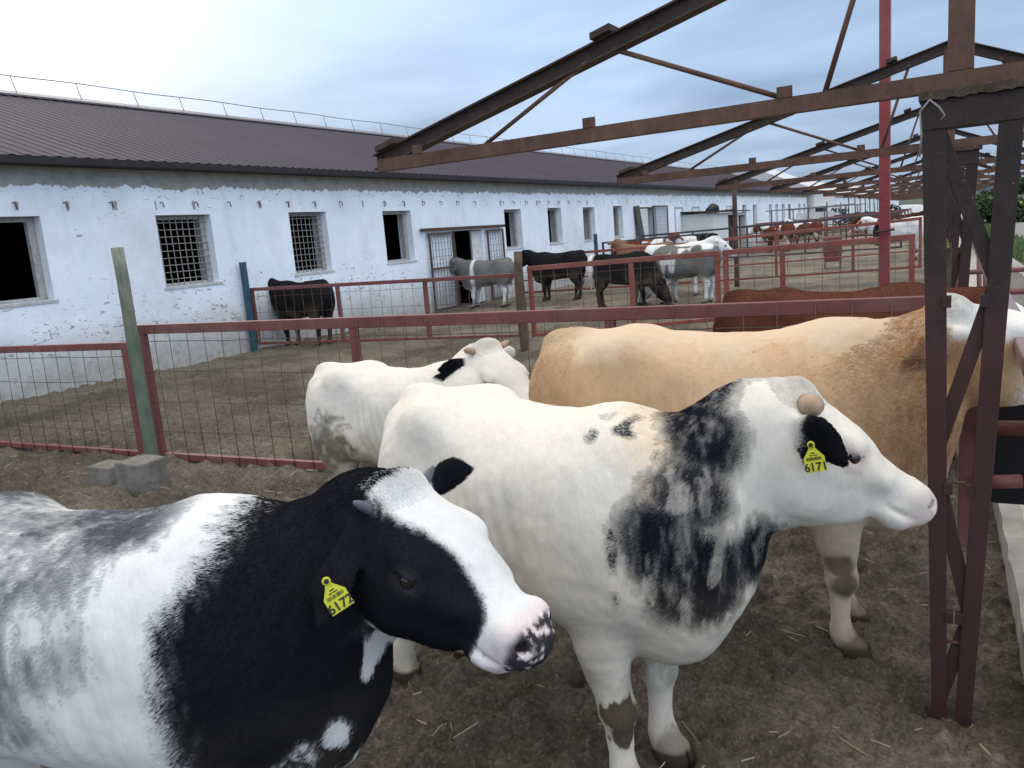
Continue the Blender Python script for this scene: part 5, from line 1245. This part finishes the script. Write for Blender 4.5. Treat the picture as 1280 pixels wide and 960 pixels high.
def patC(p, h):
    k = Coat(p, h, (.56, .365, .215), .22); q = cC.hc(p); hm = cC.headmask(p); x, y, z = p.T
    w = k.noise(6, 4) * .16 + (k.st - .5) * .08
    k.lay(sstep(1.06, 1.19, z + w * .8) * sstep(.75, .45, x) * .75, (.68, .55, .41)); k.lay(np.clip(k.noise(3, 55) * 1.6, 0, .25), (.62, .48, .34), False)
    k.lay(sstep(.35, .62, x + w) * (1 - hm) * np.clip(.55 + (k.st - .5) * 1.3, 0, .85), (.40, .215, .105))
    k.lay(sstep(-.50, -.66, x + w) * .45, (.33, .19, .09))
    k.lay(sstep(.66, .50, z + w * .5) * .92, (.70, .64, .55)); k.lay(sstep(.80, .60, z + w * .5) * (x > .3) * .6, (.60, .47, .33))
    face = sstep(.15, .23, q[:, 0] + k.noise(10, 9) * .06) * hm; top = sstep(-.045, -.015, q[:, 1] + k.noise(10, 9) * .04) * sstep(-.10, -.04, q[:, 0]) * hm
    k.lay(np.maximum(face, top), (.74, .71, .66)); k.lay(hm * sstep(.14, .02, q[:, 0]) * sstep(.0, -.05, q[:, 1]) * .6, (.42, .23, .11))
    k.lay(k.blobs([(.36, -.19, .37, .05), (.37, -.17, .30, .045)], .25, .9, 14, 3, .2) * .9, (.10, .078, .055), False)
    return finish(k, cC, 1.0, 8)
def patD(p, h):
    k = Coat(p, h, (.68, .64, .565), .15); q = cD.hc(p); x, y, z = p.T
    k.lay(sstep(.95, .70, z) * .4, (.62, .52, .38), False)
    k.lay(k.blobs([(-.42, -.27, .74, .13), (-.5, -.2, .62, .12), (-.3, -.28, .66, .08)], .5, 2.4, 21, 3, .3) * .7, (.17, .13, .09), False)
    em = cD.earmask(p) * (q[:, 2] < 0); k.lay(em, BLACK)
    return finish(k, cD, 1.0, 9)
def patE(p, h):
    k = Coat(p, h, (.115, .042, .028), .3); q = cE.hc(p); hm = cE.headmask(p); x, y, z = p.T
    k.lay(sstep(1.08, 1.2, z) * .5, (.085, .040, .030)); k.lay(sstep(-.50, -.62, x) * .5, (.035, .018, .014))
    k.lay(sstep(-.06, .0, q[:, 0]) * hm, (.72, .70, .66))
    return finish(k, cE, .8, 2)
cows = {}
def put(k, label, cow, pat, **kw):
    x, y, th, s = POSE[k]; cows[k] = build_cow('cow', label, cow, pat, (x, y, -.014), R(th), s, **kw)
def stretch(cow, k):
    m = cow.V[:, 0] < .3; cow.V[m, 0] = .3 + (cow.V[m, 0] - .3) * k
VIEW = (0, 0)
G0 = 'young bulls standing by the feed lane'
cA = Cow(poll=(.808, .03, 1.18), yaw=-25, pitch=-27, roll=2, hl=.86, hd=1.42, hw=1.44, nk=.86, crest=.03, throat=.01, vox=.009, bulk=1.0, seed=1, folds=.003, ears={'r': ((-.12, -.85, -.55), (.95, .05, -.3), 1), 'l': ((-.05, .12, 1.0), (-.35, .95, .05))}, ear_k=1.32, ear_w=.95)
ht = lambda cow, e, t, dn=.0: tuple(cow.ear[e][0] + cow.ear[e][1] * (cow.ear[e][4] * t) - np.array([0, 0, dn]))
put('A', 'black and white young bull with a broad white forehead and tag 6172, nearest the viewer', cA, patA, hair=200000, hlen=.013, hrad=.00042, group=G0,
    horns=[(.0, .025, -.085, (-.5, .35, -1), .055, .0165, 0), (.0, .025, .085, (-.3, .45, 1), .055, .0165, 0)])
cB = Cow(poll=(.80, .185, 1.205), yaw=38, pitch=-31, roll=-2, hl=.805, hd=1.42, hw=1.2, nk=.93, crest=-.005, vox=.009, bulk=.97, seed=2, folds=.0015, legs={'fr': (.05, 0), 'hr': (-.28, 0), 'hl': (-.20, 0)}, lw=1.22, throat=.12, ears={'r': ((.66, -.24, -.18), (0, -.2, 1), 1)}, ear_k=1.15, ear_w=1.25)
put('B', 'white young bull with a ragged black neck patch, one black ear and tag 6171', cB, patB, hair=210000, hlen=.011, hrad=.00042, group=G0,
    horns=[(.015, .03, -.10, (.1, .25, -1), .06, .030, 1), (.015, .03, .10, (.1, .25, 1), .06, .030, 1)])
cC = Cow(poll=(.70, .05, 1.185), yaw=15, pitch=-8, hl=1.0, hd=1.3, hw=1.25, ears={'r': ((-.75, -.55, -.12), (.2, 0, 1), 1)}, vox=.011, seed=3, folds=.004); stretch(cC, 1.06)
put('C', 'tan young bull with a white face standing behind the nearest truss column', cC, patC, wfun=lambda c: .04 + sstep(.30, .50, c[:, 0]), hair=90000, hlen=.014, hrad=.0006, group=G0)
cD = Cow(poll=(.55, .11, 1.24), yaw=-20, pitch=-28, hl=1.05, hd=1.35, hw=1.25, vox=.012, seed=4, legs={'fr': (-.22, 0), 'fl': (-.2, 0)}, ears={'r': ((-.42, -.90, .06), (.3, 0, 1), 1)}, ear_k=1.0, ear_w=.75)
put('D', 'cream young bull with a black ear, behind the rump of the tag 6171 bull', cD, patD, hair=50000, hlen=.014, hrad=.0008, group=G0,
    horns=[(.0, .03, -.095, (-.1, .3, -1), .07, .02, 1), (.0, .03, .095, (-.1, .3, 1), .07, .02, 1)])
cE = Cow(poll=(.80, 0, 1.10), yaw=8, pitch=-32, vox=.014, seed=5)
put('E', 'dark red brown young bull with a white head, just beyond the maroon gate', cE, patE, hair=40000, hlen=.012, hrad=.0009, group=G0)
def tagit(k, cow, num, px_off, nv, upv, size, ear='r'):
    ear_tag(cow, cows[k], POSE[k][3], ear, num, px_off, nv, upv, size)
cv = lambda k, d: np.array([d[0] * math.cos(R(POSE[k][2])) + d[1] * math.sin(R(POSE[k][2])), -d[0] * math.sin(R(POSE[k][2])) + d[1] * math.cos(R(POSE[k][2])), d[2]])
tagit('A', cA, '6172', ht(cA, 'r', .72) + np.array(cv('A', (.62, -.74, .2))) * .022, cv('A', (.72, -.66, .22)), cv('A', (-.42, -.2, 1)), .051)
tagit('B', cB, '6171', ht(cB, 'r', .45, .035) + np.array(cv('B', (.15, -1, .2))) * .028, cv('B', (.05, -1, .15)), cv('B', (-.22, 0, 1)), .050)
# ------------------------------------------------------------------ animals in the yards behind
stand = Cow(poll=(.88, .05, 1.22), yaw=10, pitch=-35, vox=.022, seed=11, tail=[(-.64, 0, 1.15), (-.69, 0, 1.06), (-.70, .02, .9), (-.68, .04, .72), (-.67, .04, .55), (-.67, .03, .42)])
graze = Cow(poll=(.86, .10, .52), yaw=15, pitch=-62, vox=.022, seed=12, legs={'fl': (.10, 0), 'fr': (-.05, 0)})
look = Cow(poll=(.74, -.28, 1.30), yaw=-70, pitch=-35, vox=.022, seed=13)
def patched(cow, base, dark, thr, seed, belt=None, face=None, legs=None, rump=None):
    def f(p, h):
        k = Coat(p, 0, base, .2); q = cow.hc(p); hm = cow.headmask(p); x, y, z = p.T
        k.lay(sstep(thr, thr + .05, fbm(p, (2.6, 2.6, 2.2), 3, seed) + (k.st - .5) * .05), dark, False)
        if belt: k.lay(sstep(.07, .03, np.abs(x - belt + k.noise(8, 3) * .08)), WHITE, False)
        if legs: k.lay(sstep(.58, .45, z + k.noise(8, 3) * .2), legs, False)
        if rump: k.lay(sstep(-.52, -.60, x + k.noise(8, 3) * .1), rump, False)
        if face: k.lay(hm * sstep(.03, .09, q[:, 0]) * sstep(.10, .06, np.abs(q[:, 2]) + k.noise(12, 5) * .08), face, False)
        return finish(k, cow, .8, seed)
    return f
GB = 'cattle in the pens behind the gates'
BK, GY, BR_ = (.018, .017, .018), (.17, .165, .155), (.13, .045, .028)
far = [
 (stand, -10.95, 11.15, 176, 1.03, 'black calf with a yellow ear tag against the wall behind the blue post', patched(stand, BK, BK, 2, 1)),
 (stand, -10.75, 17.55, 186, 1.02, 'grey calf with a white belt and white legs entering the barn doorway', patched(stand, GY, GY, 2, 2, belt=.28, legs=WHITE)),
 (stand, -9.3, 18.75, 183, 1.05, 'black calf standing right of the brown wooden post', patched(stand, BK, BK, 2, 3)),
 (graze, -6.55, 16.2, 8, 1.0, 'black calf with a white stripe down its hindquarters', patched(graze, BK, BK, 2, 4, rump=WHITE)),
 (graze, -5.35, 16.9, 172, 1.05, 'grey roan calf with white patches and its head down', patched(graze, GY, WHITE, .52, 5, face=WHITE, legs=WHITE)),
 (stand, -6.1, 18.7, 12, 1.05, 'white calf standing behind the grey roan one', patched(stand, WHITE, GY, .60, 6)),
 (look, -7.7, 20.9, 200, 1.05, 'brown calf looking over the red fence towards the viewer', patched(look, (.20, .12, .075), (.2, .12, .07), 2, 7)),
 (stand, -9.3, 25.4, 20, 1.1, 'brown and white calf below the open mesh door', patched(stand, BR_, WHITE, .50, 8, face=WHITE)),
 (stand, -8.3, 27.6, 170, 1.1, 'black and white calf in front of the lean-to shed', patched(stand, BK, WHITE, .52, 9, face=WHITE)),
 (stand, -2.1, 28.6, 181, 1.12, 'white cow with large black patches and a brown face beside the red pole', patched(stand, WHITE, BK, .53, 14, face=(.30, .15, .09))),
 (stand, -8.2, 40.5, 170, 1.1, 'red and white cow under the narrow far windows', patched(stand, BR_, WHITE, .52, 15, face=WHITE)),
 (look, -7.2, 42.0, 200, 1.1, 'red and white cow facing the viewer beside another under the far windows', patched(look, BR_, WHITE, .56, 16, face=WHITE)),
 (stand, -3.9, 43.0, 178, 1.1, 'dark red cow in the far pens left of the red pole', patched(stand, (.075, .03, .022), BK, .7, 17)),
 (stand, -2.9, 44.0, 5, 1.1, 'dark brown cow in the far pens right of the red pole', patched(stand, (.05, .024, .018), BK, .7, 18)),
 (look, -4.9, 50.0, 190, 1.1, 'red calf with a pale head deep in the far pens', patched(look, (.10, .04, .028), BK, .7, 19, face=WHITE)),
]
for i, (cw, x, y, th, s, lab, pt) in enumerate(far):
    near = i < 6
    o = build_cow('cow', lab, cw, pt, (x, y, 0), R(th), s, GB, hair=9000 if near else 0, hlen=.025, hrad=.0022, eyes=near)
    if i == 0:
        e = cw.ear['r']; pl = MB(); c = (np.array(cw.ear['l'][0]) + cw.ear['l'][1] * .13); c2 = c * s
        pl.box(c2[0] - .005, c2[0] + .03, c2[1] - .01, c2[1] + .012, c2[2] - .07, c2[2] - .01); pl.build('ear_tag', plain('yellow_tag_plastic', (.54, .54, .035), .55, .25, 25, .05), o)
print('script seconds', round(time.time() - T0, 1))
